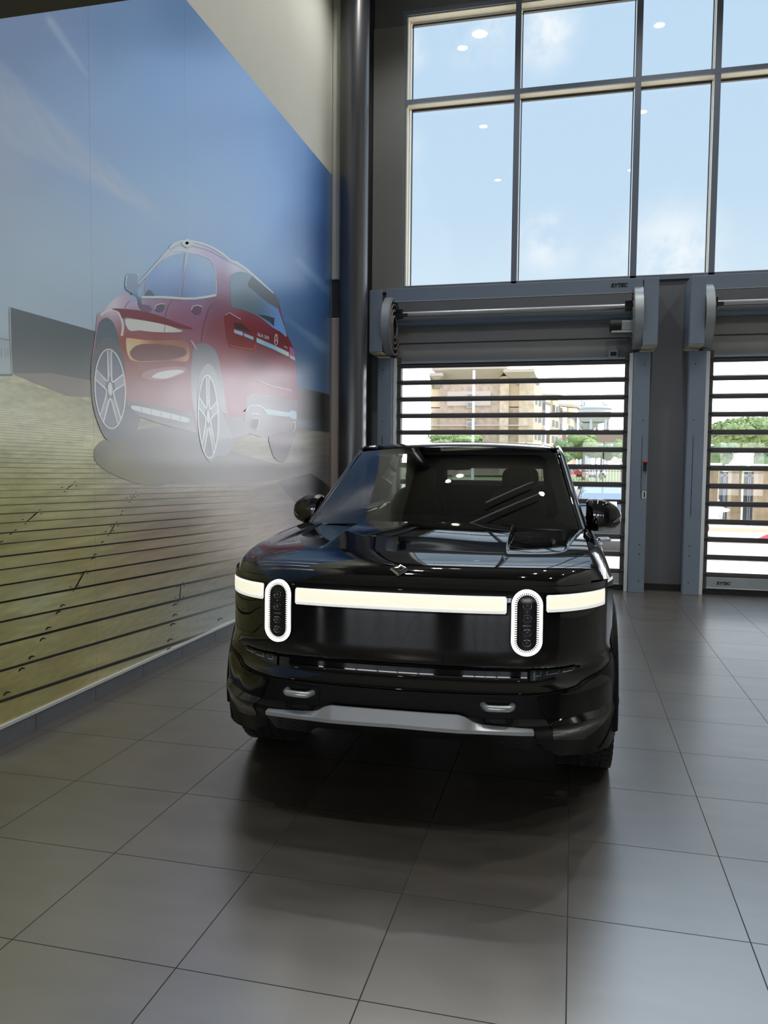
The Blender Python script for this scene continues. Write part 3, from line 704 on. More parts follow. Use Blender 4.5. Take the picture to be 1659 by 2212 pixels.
# --- wheels
def wheel(u, w):
    sg = 1 if u > 0 else -1
    c = Lc(u, w, .418)
    pr = [(.28, -.125), (.33, -.135), (.385, -.137), (.407, -.128), (.416, -.11), (.418, -.05), (.418, .05), (.416, .11), (.407, .128), (.385, .137), (.33, .135), (.28, .125)]
    e_ = bpy.data.objects.new('wheel', None); COL.objects.link(e_); e_.parent = truck
    t = MB().lathe(pr, c, 'x', 72); t.build('tyre', CM['tyre'], e_, smooth=35, local=True)
    tb = MB()
    for k in range(54):
        for row, (h0, h1) in enumerate(((-.138, -.085), (-.075, -.03), (-.02, .02), (.03, .075), (.085, .138))):
            a0 = 2*PI*(k+(.5 if row % 2 else 0))/54; a1 = a0+2*PI*.68/54
            vs = []
            for r in (.40, .4235):
                for a in (a0, a1):
                    for h in (h0, h1): vs.append((c[0]+h, c[1]+r*math.cos(a), c[2]+r*math.sin(a)))
            tb.add(vs, [(0, 1, 3, 2), (4, 6, 7, 5), (0, 4, 5, 1), (1, 5, 7, 3), (3, 7, 6, 2), (2, 6, 4, 0)])
    tb.build('tread', CM['tyre'], e_, local=True)
    h = .06*sg
    r_ = MB().lathe([(.285, .12*sg), (.29, .10*sg), (.275, .05*sg), (.27, -.11*sg)], c, 'x', 48)
    for k in range(10):
        a = 2*PI*k/10+.1
        ca, sa = math.cos(a), math.sin(a); cb, sb = -sa, ca
        vs = []
        for rr_, hw in ((.06, .03), (.28, .022)):
            for dh in (.075*sg, .11*sg):
                for q in (-hw, hw): vs.append((c[0]+dh, c[1]+rr_*ca+q*cb, c[2]+rr_*sa+q*sb))
        r_.add(vs, [(0, 1, 3, 2), (4, 6, 7, 5), (0, 4, 5, 1), (2, 3, 7, 6), (0, 2, 6, 4), (1, 5, 7, 3)])
    r_.lathe([(0, .115*sg), (.07, .115*sg), (.075, .09*sg)], c, 'x', 24)
    r_.build('rim', CM['rim'], e_, smooth=30, local=True)
    MB().lathe([(0, .02*sg), (.16, .02*sg), (.16, -.02*sg), (0, -.02*sg)], c, 'x', 32).build('brake_disc', CM['silver'], e_, local=True)
for w in (0, -3.449):
    for u in (.862, -.862): wheel(u, w)
# --- underbody and closed inner structure
ub = MB(); ub.box(-.80, .80, -.72, -.55, .39, .46); ub.box(-.36, .36, -.6, 4.5, .32, .46); ub.box(-.80, .80, .55, 2.88, .32, .46); ub.box(-.8, .8, 4.0, 4.5, .36, .5)
ub.box(-.48, .48, -.60, .30, .45, .98); ub.box(-.82, .82, .43, .50, .45, 1.16)
ub.build('underbody', CM['trim'], truck, local=True)
for u in (.55, -.55): MB().tube([Lc(u*.6, .02, .36), Lc(u*1.35, 0, .40)], .035, 10).build('axle_arm', CM['trim'], truck, local=True)
# --- windscreen and cab
def WS(a, b):
    B = np.array([.835*a, -.29-.145*a*a, 1.258-.026*a*a]); T = np.array([.690*a, -1.17-.055*a*a, 1.745-.036*a*a])
    p = B+(T-B)*b; k = .020*4*b*(1-b)*(1-.5*a*a); return Lc(p[0], p[1]+k*.5, p[2]+k)
G = [[WS(-1+2*i/28, j/14) for j in range(15)] for i in range(29)]
ws = MB().grid(G).build('windscreen', CM['wind'], truck, smooth=60, local=True)
def wsin(a, b, d=.006):
    p = WS(a, b); return (p[0], p[1]+d*.5, p[2]-d*.85)
def frit_in(t):  # rounded inner outline in (a, b)
    hw, h0, h1, r = .885, .125, .945, .10
    pts = []
    for cx_, cy_, a0 in ((hw-r, h1-r, 0), (-(hw-r), h1-r, 90), (-(hw-r), h0+r, 180), (hw-r, h0+r, 270)):
        for k in range(9): an = math.radians(a0+90*k/8); pts.append((cx_+r*math.cos(an)*.8+(.02 if cx_ > 0 else -.02), cy_+r*math.sin(an)))
    return pts
fi = frit_in(0); n = len(fi); fo = []
for x, y in fi:
    dx, dy = x, y-.55
    k = min(1/abs(dx) if dx else 9, (.45/abs(dy)) if dy and dy > 0 else (.55/abs(dy) if dy else 9)); fo.append((dx*k, .55+dy*k))
MB_f = MB(); vs = []
for i in range(n):
    for q in range(5):
        k = q/4; vs.append(wsin(fi[i][0]+(fo[i][0]-fi[i][0])*k, fi[i][1]+(fo[i][1]-fi[i][1])*k))
MB_f.add(vs, [(5*i+q, 5*i+q+1, 5*((i+1) % n)+q+1, 5*((i+1) % n)+q) for i in range(n) for q in range(4)])
MB_f.build('frit_band', mat('frit', (4, 5, 8), .6), ws, local=True)
def roofz(w): return itp(-w, [1.2, 1.3, 1.5, 1.9, 2.4, 2.85, 2.98], [1.748, 1.765, 1.785, 1.803, 1.803, 1.785, 1.765])
G = []
for i in range(33):
    a = -1+2*i/32; row = []
    for j in range(22):
        w = -1.185-.055*a*a-(1.79-.0)*j/21; e_ = abs(a)
        row.append(Lc(.695*a, w, roofz(w)-.030*a*a-.02*max(0, e_-.9)/.1))
    G.append(row)
MB().grid(G).build('roof', CM['paint'], truck, smooth=60, local=True)
# roof rail / A-pillar strips each side
def rail(sg):
    pa = [(.845, -.445, 1.232), (.80, -.70, 1.385), (.762, -.93, 1.52), (.722, -1.17, 1.665), (.703, -1.27, 1.722), (.700, -1.50, 1.752), (.703, -1.95, 1.768), (.70, -2.5, 1.765), (.69, -2.95, 1.735)]
    pa = _cr3(pa); P = []
    for i, p in enumerate(pa):
        u, w, z = p
        wd = itp(-w, [.445, 1.2, 1.6, 2.95], [.060, .052, .045, .045])
        P.append([Lc(sg*(u-.012), w+.012, z-.012), Lc(sg*(u-.006), w+.008, z+.004), Lc(sg*(u+.012), w-.004, z+.010), Lc(sg*(u+wd*.7), w-.035, z-.008), Lc(sg*(u+wd), w-.055, z-.045), Lc(sg*(u+wd-.02), w-.06, z-.06)])
    MB().grid(P, flip=(sg < 0)).build('roof_pillar', CM['paint'], truck, smooth=50, local=True)
def _cr3(p, n=6):
    out = []
    for i in range(len(p)-1):
        q = [np.array(p[max(i-1, 0)]), np.array(p[i]), np.array(p[i+1]), np.array(p[min(i+2, len(p)-1)])]
        for k in range(n):
            t = k/n; out.append(tuple(.5*((2*q[1])+(-q[0]+q[2])*t+(2*q[0]-5*q[1]+4*q[2]-q[3])*t*t+(-q[0]+3*q[1]-3*q[2]+q[3])*t**3)))
    out.append(tuple(p[-1])); return out
rail(1); rail(-1)
def sideglass(w, z, sg):
    f = (z-1.24)/(1.70-1.24); return Lc(sg*(.895+(.745-.895)*f), w, z)
for sg in (1, -1):
    MB().patch([(-.80, 1.25), (-1.30, 1.60), (-1.50, 1.675), (-1.78, 1.69), (-1.80, 1.25)], (.1, .1), lambda w, z: sideglass(w, z, sg)).build('side_window', CM['tint'], truck, local=True)
    MB().patch([(-1.86, 1.25), (-1.86, 1.69), (-2.5, 1.685), (-2.75, 1.64), (-2.78, 1.25)], (.1, .1), lambda w, z: sideglass(w, z, sg)).build('side_window', CM['tint'], truck, local=True)
    pl = MB()
    for pts in ([(-1.79, 1.24), (-1.775, 1.70), (-1.875, 1.70), (-1.87, 1.24)], [(-2.76, 1.24), (-2.70, 1.68), (-2.98, 1.70), (-3.08, 1.25)], [(-.45, 1.235), (-.50, 1.262), (-2.8, 1.262), (-2.8, 1.235)]):
        pl.patch(pts, (.1, .1), lambda w, z: tuple(np.array(sideglass(w, z, sg))+np.array((.004*sg, 0, 0))))
    pl.build('window_pillar', CM['trim_gloss'], truck, local=True)
# rear wall of the cab with its window
def RW(u, z): return Lc(u, -2.96-.0*(z-1.3)-(1.77-z)*.16, z)
rw = [(-.72, 1.20), (.72, 1.20), (.68, 1.74), (-.68, 1.74)]; ri = [(-.30, 1.435), (.60, 1.435), (.58, 1.615), (-.30, 1.615)]
MB().add([RW(*p) for p in rw]+[RW(*p) for p in ri], [(0, 1, 5, 4), (1, 2, 6, 5), (2, 3, 7, 6), (3, 0, 4, 7)]).build('cab_rear_wall', CM['trim'], truck, local=True, solid=.02)
MB().add([RW(*p) for p in ri], [(0, 1, 2, 3)]).build('rear_window', CM['rear'], truck, local=True)
# bed, tailgate
bd = MB(); bd.box(-.86, .86, 3.1, 4.6, .78, .82); bd.box(-.90, -.86, 3.08, 4.6, .8, 1.24); bd.box(.86, .90, 3.08, 4.6, .8, 1.24); bd.box(-.86, .86, 3.06, 3.10, .8, 1.24)
bd.build('cargo_bed', CM['trim'], truck, local=True)
MB().box(-.94, .94, 4.58, 4.64, .62, 1.20).build('tailgate', CM['paint'], truck, local=True, bevel=.02)
MB().box(-.95, .95, 4.55, 4.70, .42, .60).build('rear_bumper', CM['trim'], truck, local=True, bevel=.03)
# cowl
G = [[Lc(u, wr(u)+.0-.012, Hz(u, wr(u))-.022), Lc(u, wr(u)-.10, 1.222-.02*(u/.85)**2)] for u in [(-.85+1.7*k/30) for k in range(31)]]
MB().grid(G).build('cowl', CM['trim'], truck, smooth=40, local=True)
# --- cabin
ca = MB()
G = [[Lc(-.80+1.6*i/24, -.50-.10*(1-((i-12)/12)**2)-.62*j/6, 1.155+.045*sm(j/6, 0, .6)-.03*((i-12)/12)**4) for j in range(7)] for i in range(25)]
ca.grid(G); ca.box(-.80, .80, 1.10, 1.25, .75, 1.17)
ca.build('dashboard', CM['dash'], truck, smooth=40, local=True)
MB().box(-.10, .36, 1.20, 1.22, 1.10, 1.27).build('centre_screen', mat('screen_off', (8, 9, 11), .1), truck, local=True, bevel=.008)
sw = MB().tube([Lc(.40+.185*math.cos(a), -1.42-.07*math.sin(a), 1.13+.175*math.sin(a)) for a in [2*PI*k/32 for k in range(33)]], .016, 8, cap=False)
sw.tube([Lc(.22, -1.42, 1.12), Lc(.58, -1.42, 1.12)], .02, 8); sw.tube([Lc(.40, -1.20, 1.05), Lc(.40, -1.42, 1.12)], .03, 8)
sw.build('steering_wheel', CM['cloth'], truck, smooth=40, local=True)
def seat(u, w, ww, n):
    s = MB(); s.ball(Lc(u, w+.05, .78), ww, .27, .12, 20, 10, .5)
    s.ball(Lc(u, w-.28, 1.10), ww*.95, .10, .34, 20, 10, .55)
    o = s.build('seat', CM['cloth'], truck, smooth=60, local=True)
    for q in n: MB().ball(Lc(q, w-.36, 1.50), .13, .055, .10, 16, 10, .6).build('headrest', CM['cloth'], o, smooth=60, local=True)
seat(.40, -1.72, .25, (.40,)); seat(-.40, -1.72, .25, (-.40,)); seat(0, -2.50, .66, (.42, -.42))
MB().box(-.70, .70, 1.3, 2.9, 1.735, 1.745).build('headliner', CM['cloth'], truck, local=True)
MB().box(-.90, .90, .6, 2.95, .44, .50).build('cabin_floor', CM['dash'], truck, local=True)
MB().ball(Lc(0, -1.10, 1.62), .125, .025, .038, 20, 10, .5).build('rear_view_mirror', CM['dash'], truck, smooth=60, local=True)
vs, fs, asp = text2d('RIVIAN', .02)
bz = MB().box(-.42, -.20, 1.02, 1.03, 1.175, 1.20).build('vent_strip', CM['dash'], truck, local=True)
MB().add([Lc(-.385+.15*x, -1.018, 1.18+.013*y) for x, y in vs], fs).build('lettering', mat('dim_lettering', (60, 62, 62), .5), bz, local=True)
# --- wipers lying on the windscreen
def wiper(p, q, arm):
    pts = [tuple(np.array(WS(p[0]+(q[0]-p[0])*t, p[1]+(q[1]-p[1])*t))+np.array((0, -.018, .022))) for t in [k/8 for k in range(9)]]
    o = MB().tube(pts, [.0065]*8+[.004], 6).build('wiper', CM['wipe'], truck, local=True)
    return o
    ap = [tuple(np.array(WS(*arm))+np.array((0, -.03, .02)))]+[tuple(np.array(z_)+np.array((0, -.012, .012))) for z_ in pts[2:5]]
    MB().tube(ap, .008, 6).build('wiper_arm', CM['trim_gloss'], o, local=True)
    return o
WIP = [((.26, .18), (.60, .47), (.10, .02)), ((-.30, .10), (.08, .16), (-.5, .03))]
wiper((.34, .20), (.72, .48), (.20, .05)); wiper((.20, -.04), (.76, .34), (.12, -.06))
# --- door mirrors
def mirror(sg):
    sec = [(.893, 1.235, 1.385, .045), (.905, 1.208, 1.402, .072), (.935, 1.195, 1.407, .092), (.985, 1.196, 1.404, .097), (1.035, 1.204, 1.390, .09), (1.075, 1.218, 1.366, .074), (1.10, 1.238, 1.340, .05), (1.113, 1.262, 1.316, .025), (1.116, 1.28, 1.30, .006)]
    P = []
    for u, z0, z1, dw in sec:
        row = []
        for k in range(25):
            a = 2*PI*k/24; e_ = .62
            f = lambda t: math.copysign(abs(t)**e_, t)
            row.append(Lc(sg*u, -.895-.16*(u-.905)+dw*f(math.cos(a)), (z0+z1)/2+(z1-z0)/2*f(math.sin(a))))
        P.append(row)
    o = MB().grid(P, flip=(sg > 0)).build('side_mirror', CM['paint'], truck, smooth=60, local=True)
    st = MB().tube([Lc(sg*.862, -.82, 1.165), Lc(sg*.885, -.86, 1.195), Lc(sg*.925, -.89, 1.24)], [.036, .030, .034], 12)
    st.build('mirror_arm', CM['trim_gloss'], o, smooth=50, local=True)
    MB().patch([(1.055, 1.262), (1.085, 1.288), (1.114, 1.298), (1.114, 1.276), (1.09, 1.266), (1.06, 1.255)], (.02, .02), lambda u, z: Lc(sg*(u+.001), -.895-.16*(u-.905)+itp(u, [1.035, 1.075, 1.10, 1.114], [.093, .078, .054, .02]), z)).build('turn_signal', CM['ind'], o, local=True)
    MB().box(sg*.93, sg*1.09, .985, .99, 1.215, 1.385).build('mirror_glass', CM['chrome'], o, local=True)
mirror(1); mirror(-1)
# ------------------------------------------------------------------ printed mural on the left wall
MURK = .58
mm = bpy.data.materials.new('mural_print'); mm.use_nodes = True; t = mm.node_tree; b = t.nodes['Principled BSDF']
at_ = nn(t, 'ShaderNodeVertexColor'); at_.layer_name = 'print'; t.links.new(at_.outputs[0], b.inputs['Base Color'])
b.inputs['Roughness'].default_value = .29; b.inputs['Specular IOR Level'].default_value = .5; b.inputs['IOR'].default_value = 2.1
MTOP, MBOT, MY0, MY1 = 5.345, .115, 1.42, 9.93
mur = tag(bpy.data.objects.new('tmp', None), 'x', 'x'); bpy.data.objects.remove(mur)
_k = [0]
def wl(px, py, k): return tuple(onX(px, py, XL+.002+.0005*k+.00003*(_k[0] % 15)))
def L255(a):
    a = np.clip(np.asarray(a, float)/255, 0, 1); a = np.where(a <= .04045, a/12.92, ((a+.055)/1.055)**2.4)
    a = a/MURK/np.array((1.02, 1.0, .93)); return a*np.minimum(1, .9/np.maximum(a.max(-1, keepdims=True), 1e-6))
def idw(anc, p=3., soft=500.):
    A = np.array([a[:2] for a in anc], float); C = np.array([a[2] for a in anc], float)
    def f(x, y):
        x = np.atleast_1d(np.asarray(x, float)); y = np.atleast_1d(np.asarray(y, float))
        d2 = (x[:, None]-A[None, :, 0])**2+(y[:, None]-A[None, :, 1])**2+soft
        w = d2**(-p/2); return (w@C)/w.sum(1)[:, None]
    return f
sky = idw([(-60, 60, (108, 132, 165)), (60, 60, (108, 132, 168)), (250, 40, (96, 128, 168)), (390, 30, (78, 112, 152)), (150, 200, (118, 146, 182)), (0, 350, (150, 162, 182)), (0, 480, (155, 170, 185)), (200, 330, (124, 154, 190)), (330, 200, (112, 150, 196)), (400, 320, (126, 164, 206)), (480, 260, (122, 154, 200)),
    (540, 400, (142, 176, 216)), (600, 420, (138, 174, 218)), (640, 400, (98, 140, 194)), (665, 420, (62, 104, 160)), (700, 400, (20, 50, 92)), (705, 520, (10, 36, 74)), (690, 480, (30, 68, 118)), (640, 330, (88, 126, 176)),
    (80, 560, (158, 178, 192)), (300, 470, (150, 182, 208)), (420, 460, (158, 188, 214)), (520, 500, (150, 184, 220)), (600, 580, (116, 154, 200)), (640, 560, (84, 124, 176)), (680, 560, (34, 76, 126)), (650, 680, (62, 100, 144)), (690, 680, (26, 58, 98)), (60, 640, (162, 182, 190)), (180, 640, (160, 178, 188)), (0, 760, (150, 166, 170)), (660, 800, (84, 112, 138)), (690, 800, (44, 66, 90)), (250, 600, (158, 180, 196))], 2.6, 3200.)  # darkest blues at the right edge are room-corner shade painted in
deck = idw([(10, 830, (166, 166, 126)), (120, 880, (164, 162, 112)), (20, 940, (156, 154, 108)), (150, 960, (172, 168, 120)), (10, 1010, (140, 140, 98)), (150, 990, (190, 190, 160)), (190, 1000, (176, 172, 122)), (20, 1080, (138, 136, 92)), (180, 1060, (152, 150, 104)), (10, 1160, (124, 120, 76)), (200, 1150, (138, 134, 90)), (10, 1260, (122, 118, 76)), (80, 1290, (146, 150, 122)), (160, 1200, (124, 114, 70)),
    (10, 1380, (116, 112, 70)), (150, 1350, (122, 116, 74)), (250, 1250, (126, 116, 84)), (10, 1500, (110, 104, 58)), (150, 1480, (104, 96, 54)), (200, 1420, (134, 128, 90)), (330, 1330, (118, 114, 82)), (420, 1300, (112, 114, 100)), (480, 1300, (104, 112, 108)), (450, 1360, (112, 118, 110)), (330, 1180, (132, 112, 92)), (300, 1080, (118, 106, 86)), (350, 1110, (108, 94, 82)), (420, 1060, (126, 112, 98)), (470, 1110, (146, 134, 110)),
    (250, 1000, (112, 104, 84)), (330, 990, (92, 88, 84)), (420, 1000, (108, 104, 104)), (500, 1010, (118, 112, 112)), (560, 1040, (120, 110, 110)), (520, 1150, (142, 128, 116)), (600, 1120, (138, 124, 120)), (560, 1180, (156, 138, 122)), (640, 1090, (120, 108, 108)), (480, 1210, (142, 130, 112)), (400, 1220, (128, 118, 96)), (640, 1010, (98, 92, 92)),
    (660, 970, (116, 112, 96)), (640, 945, (134, 130, 110)), (690, 970, (66, 66, 54)), (706, 1010, (22, 26, 34)), (680, 1050, (48, 46, 56)), (560, 955, (150, 142, 112)), (690, 1100, (40, 40, 50))], 2.6, 2200.)  # plank colours include painted corner shade at right and pinkish door-light haze
CR = None
def deckline(x): return np.interp(x, [-400, 0, 25, 120, 300, 640, 712], [822, 812, 809, 832, 880, 926, 932])
def fbm(x, y, sx, sy, seed):
    r = np.zeros(len(x)); a = 1.; tot = 0
    for o in range(4):
        r += a*np.array([mnoise.noise(Vector((xx/sx*2**o, yy/sy*2**o, seed+7.3*o))) for xx, yy in zip(x, y)]); tot += a; a *= .55
    return r/tot
def basecol(x, y):
    x = np.asarray(x, float); y = np.asarray(y, float)
    s = sky(x, y)
    # streaks of cloud
    def streak(x0, y0, x1, y1, w0, w1, c, k):
        dx, dy = x1-x0, y1-y0; l = math.hypot(dx, dy); tt = ((x-x0)*dx+(y-y0)*dy)/l/l; d = np.abs((x-x0)*dy-(y-y0)*dx)/l
        w = w0+(w1-w0)*np.clip(tt, 0, 1); e = np.clip(1-(d/w)**2, 0, 1)*np.clip((tt+.1)/.15, 0, 1)*np.clip((1.06-tt)/.2, 0, 1)
        n = .62+.75*fbm(x*.6+y*.8, y*.6-x*.8, 90, 14, k); return np.clip(e*n, 0, 1)[:, None], np.array(c, float)
    for a in ((-80, 130, 345, 470, 62, 16, (188, 194, 206), 1), (-40, 250, 300, 440, 40, 10, (178, 188, 204), 2), (105, 40, 190, 165, 12, 6, (176, 190, 205), 3), (640, 560, 720, 640, 10, 12, (120, 150, 178), 4), (620, 690, 712, 760, 6, 16, (112, 140, 165), 5)):
        e, c = streak(*a); s = s*(1-.7*e)+c*.7*e
    n = fbm(x, y, 240, 120, 11)[:, None]; s = s*(1+.05*n)
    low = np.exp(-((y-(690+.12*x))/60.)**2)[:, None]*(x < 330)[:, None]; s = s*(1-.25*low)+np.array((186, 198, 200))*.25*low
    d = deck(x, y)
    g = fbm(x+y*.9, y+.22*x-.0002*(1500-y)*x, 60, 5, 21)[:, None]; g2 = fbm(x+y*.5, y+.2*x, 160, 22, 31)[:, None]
    d = d*(1+.20*g+.16*g2)*np.interp(y, [800, 1000, 1300, 1600], [1.05, 1.16, 1.26, 1.30])[:, None]  # planks lightened downwards, in place of door light low on the wall
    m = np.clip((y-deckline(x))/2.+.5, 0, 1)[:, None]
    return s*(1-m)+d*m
MUR = MB()
# the sheet itself: a fine grid over the wall
ysx = []
for px in np.arange(-330, 712, 5.0): ysx.append(onX(px, 900, XL)[1])
ys_ = np.array([y for y in ysx if MY0 < y < MY1]+[MY1]); ys_ = np.concatenate([[MY0], ys_])
zs_ = np.arange(MBOT, MTOP+.001, (MTOP-MBOT)/300)
YY, ZZ = np.meshgrid(ys_, zs_, indexing='ij'); pts = np.stack([np.full(YY.size, XL+.002), YY.ravel(), ZZ.ravel()], 1)
q = (RC@(pts-CAM).T); PXY = np.stack([CXP+FPX*q[0]/q[2], CYP+FPX*q[1]/q[2]], 1)
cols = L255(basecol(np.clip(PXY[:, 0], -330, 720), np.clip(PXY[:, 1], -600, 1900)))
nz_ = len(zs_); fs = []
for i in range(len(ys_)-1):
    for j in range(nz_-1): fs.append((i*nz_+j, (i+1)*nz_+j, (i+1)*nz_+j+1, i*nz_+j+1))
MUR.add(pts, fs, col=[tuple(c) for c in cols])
def LP(a):   # print inks: a little deeper than they look through the sheen of the film
    return np.clip((L255(a)-.035)*1.16, .006, .92)
def shape(poly, colr, layer, cs=(9, 9)):
    _k[0] += 1
    if callable(colr): cf = lambda x, y: tuple(LP(colr(x, y))[0])
    else:
        c0 = tuple(LP(colr)); cf = lambda x, y: c0
    MUR.patch(poly, cs, lambda x, y: wl(x, y, layer), cf, flip=True)
def band(pts, w, colr, layer):
    _k[0] += 1  # a drawn line: pts with widths, a ribbon
    pts = [np.array(p, float) for p in pts]; n = len(pts); W = w if hasattr(w, '__len__') else [w]*n; L_, R_ = [], []
    for i, p in enumerate(pts):
        d = pts[min(i+1, n-1)]-pts[max(i-1, 0)]; d = d/np.linalg.norm(d); nr = np.array((-d[1], d[0]))*W[i]/2; L_.append(p+nr); R_.append(p-nr)
    vs = [wl(*p, layer) for p in L_]+[wl(*p, layer) for p in R_]
    cl = [tuple(LP(colr(*p))[0]) if callable(colr) else tuple(LP(colr)) for p in L_+R_]
    MUR.add(vs, [(i, i+1, n+i+1, n+i) for i in range(n-1)], col=cl)
def spl(p, n=8, closed=False):
    p = [np.array(a, float) for a in p]; N = len(p); out = []
    for i in range(N if closed else N-1):
        g = (lambda k: p[k % N]) if closed else (lambda k: p[min(max(k, 0), N-1)])
        a, b_, c, d = g(i-1), g(i), g(i+1), g(i+2)
        for k in range(n):
            t = k/n; out.append(tuple(.5*((2*b_)+(-a+c)*t+(2*a-5*b_+4*c-d)*t*t+(-a+3*b_-3*c+d)*t**3)))
    if not closed: out.append(tuple(p[-1]))
    return out
K = 6.381
def c1(*p): return [(180+x/K, 500+y/K) for x, y in p]
def c2(*p): return [(420+x/K, 500+y/K) for x, y in p]
def c3(*p): return [(180+x/K, 740+y/K) for x, y in p]
def c4(*p): return [(420+x/K, 740+y/K) for x, y in p]
# deck seams
SE = [(1515.8, -.333, 6.5), (1450, -.291, 5.0), (1392.8, -.251, 5.0), (1344, -.208, 3.8), (1302, -.186, 4.0), (1265, -.160, 3.2), (1231.2, -.137, 2.2), (1202.6, -.1155, 3.0), (1175.5, -.0965, 1.8), (1152, -.0805, 2.2), (1130.5, -.0652, 1.3), (1110.4, -.0514, 2.0), (1091.5, -.040, 1.5), (1075.4, -.0278, 1.3), (1059.4, -.015, .9), (1046.3, -.003, .9), (1033.8, 0., 1.2), (1021.4, .004, 1.1), (1009.4, .015, 1.1), (999.2, .018, 1.1), (988.8, .028, 1.0), (979.7, .034, 1.0), (971.5, .040, .9), (962.8, .046, .9), (954.3, .052, .9), (947.2, .058, .8)]
y_ = 947.2; s_ = .058
while y_ > 822: y_ -= 6.4*((y_-700)/247); s_ += .0055; SE.append((y_, s_, .7))
for y0, sl, w in SE:
    pts = []
    for x in range(-330, 640, 30):
        y = y0+sl*x
        if y < deckline(x)+6+max(0, (x-140)*.12): continue
        if y > 940 and y0 < 960 and x > 200: continue
        if x > 560: continue
        pts.append((x, y))
    if len(pts) > 2:
        def cf(x, y, y0=y0):
            b0 = basecol([x], [y]); f = np.interp(x, [330, 520], [.22 if y0 > 1040 else .62, .86]); f = f if y0 > 1130 else max(f, .5 if y0 > 1000 else .66)  # seams fade rightwards under painted reflection haze
            return b0*f
        band(pts, w, cf, 1)
def seamy(i, x): return SE[i][0]+SE[i][1]*x
# butt joints between planks, and the screws beside them
for i, xa, xb, w in ((4, 161.5, 182, 3.0), (8, 237, 248, 2.2), (10, 58, 82, 2.2), (14, 143, 158, 1.6), (12, 283, 290, 1.2), (2, 388, 391, 2.2)):
    p = (xa, seamy(i, xa)); q_ = (xb, seamy(i+1, xb)); band([p, q_], w, (32, 30, 24), 2)
    for dx, dy in ((-9, -4), (8, -6), (-3, 5)): band([(p[0]+dx-2.2, p[1]+dy), (p[0]+dx+2.2, p[1]+dy-1)], 1.5, (40, 38, 30), 2)
    for dx, dy in ((-8, 5), (7, 4), (4, -4)): band([(q_[0]+dx-2.2, q_[1]+dy), (q_[0]+dx+2.2, q_[1]+dy-1)], 1.4, (44, 42, 34), 2)
for x, y in ((136, 1309), (127, 1324), (105, 1358), (93, 1382), (69, 1421), (48, 1447), (16, 1499), (374, 1350), (368, 1384), (366, 1404), (378, 1330), (202, 1207), (206, 1199), (222, 1172), (265, 1105), (263, 1112), (24, 1154), (4, 1171), (34, 1146), (379, 1307), (476, 1339)):
    k = .6+(y-1100)/400; band(spl([(x-5*k, y+2.2*k), (x-1*k, y-2.2*k), (x+5*k, y-2*k)], 4), [1.*k, 2.4*k, 2.6*k, 2.4*k, 2.4*k, 2.4*k, 2.*k, 1.2*k, .8*k], (34, 32, 24), 2)
# dark wall at the left, its shade on the deck, low wall at the right
shape([(-330, 730), (-330, 808), (24, 806), (20, 735), (0, 730)], lambda x, y: [(146, 158, 158)], 1)
band([(-330, 728), (0, 731), (21, 735)], 4, (124, 134, 138), 2)
for x in (-30, -14, 3, 12, 17): band([(x, 752), (x, 772)], 1.6, (118, 128, 128), 2)
shape([(24, 664), (208, 716), (197, 822), (110, 806), (27, 807)], lambda x, y: [(76+.05*(y-664)*.3, 84-.02*(y-700), 84-.06*(y-700))], 2)
band([(21, 663), (22, 720), (26, 808)], 3.2, (140, 140, 136), 3)
band([(-330, 812), (27, 810)], 4, (84, 86, 84), 2)
shape([(27, 807), (110, 806), (197, 822), (197, 858), (145, 854), (90, 833), (40, 812)], lambda x, y: [(112, 105, 92)], 2)
shape([(644, 836), (712, 852), (712, 934), (690, 929), (640, 924)], lambda x, y: [np.array((98, 98, 96))*np.interp(x, [650, 700], [1, .42])], 2)  # this and the next two darken rightwards: painted corner shade
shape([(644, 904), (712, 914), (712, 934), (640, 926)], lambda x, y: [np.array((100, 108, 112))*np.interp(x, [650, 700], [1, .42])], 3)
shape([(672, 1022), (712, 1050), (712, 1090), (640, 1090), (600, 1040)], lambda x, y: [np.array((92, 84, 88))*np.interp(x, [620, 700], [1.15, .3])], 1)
# shade under the printed car
shc = idw([(215, 965, (98, 94, 78)), (240, 1010, (120, 116, 84)), (320, 970, (92, 90, 88)), (420, 960, (112, 110, 112)), (520, 1000, (122, 116, 116)), (610, 1010, (112, 104, 104)), (350, 1030, (100, 94, 80)), (300, 1050, (118, 110, 80))])
shape(spl([(203, 985), (214, 957), (250, 944), (330, 925), (430, 925), (500, 972), (590, 1000), (650, 1010), (600, 1036), (480, 1042), (380, 1044), (330, 1050), (270, 1036), (220, 1010)], 6, True), lambda x, y: shc(x, y), 3)
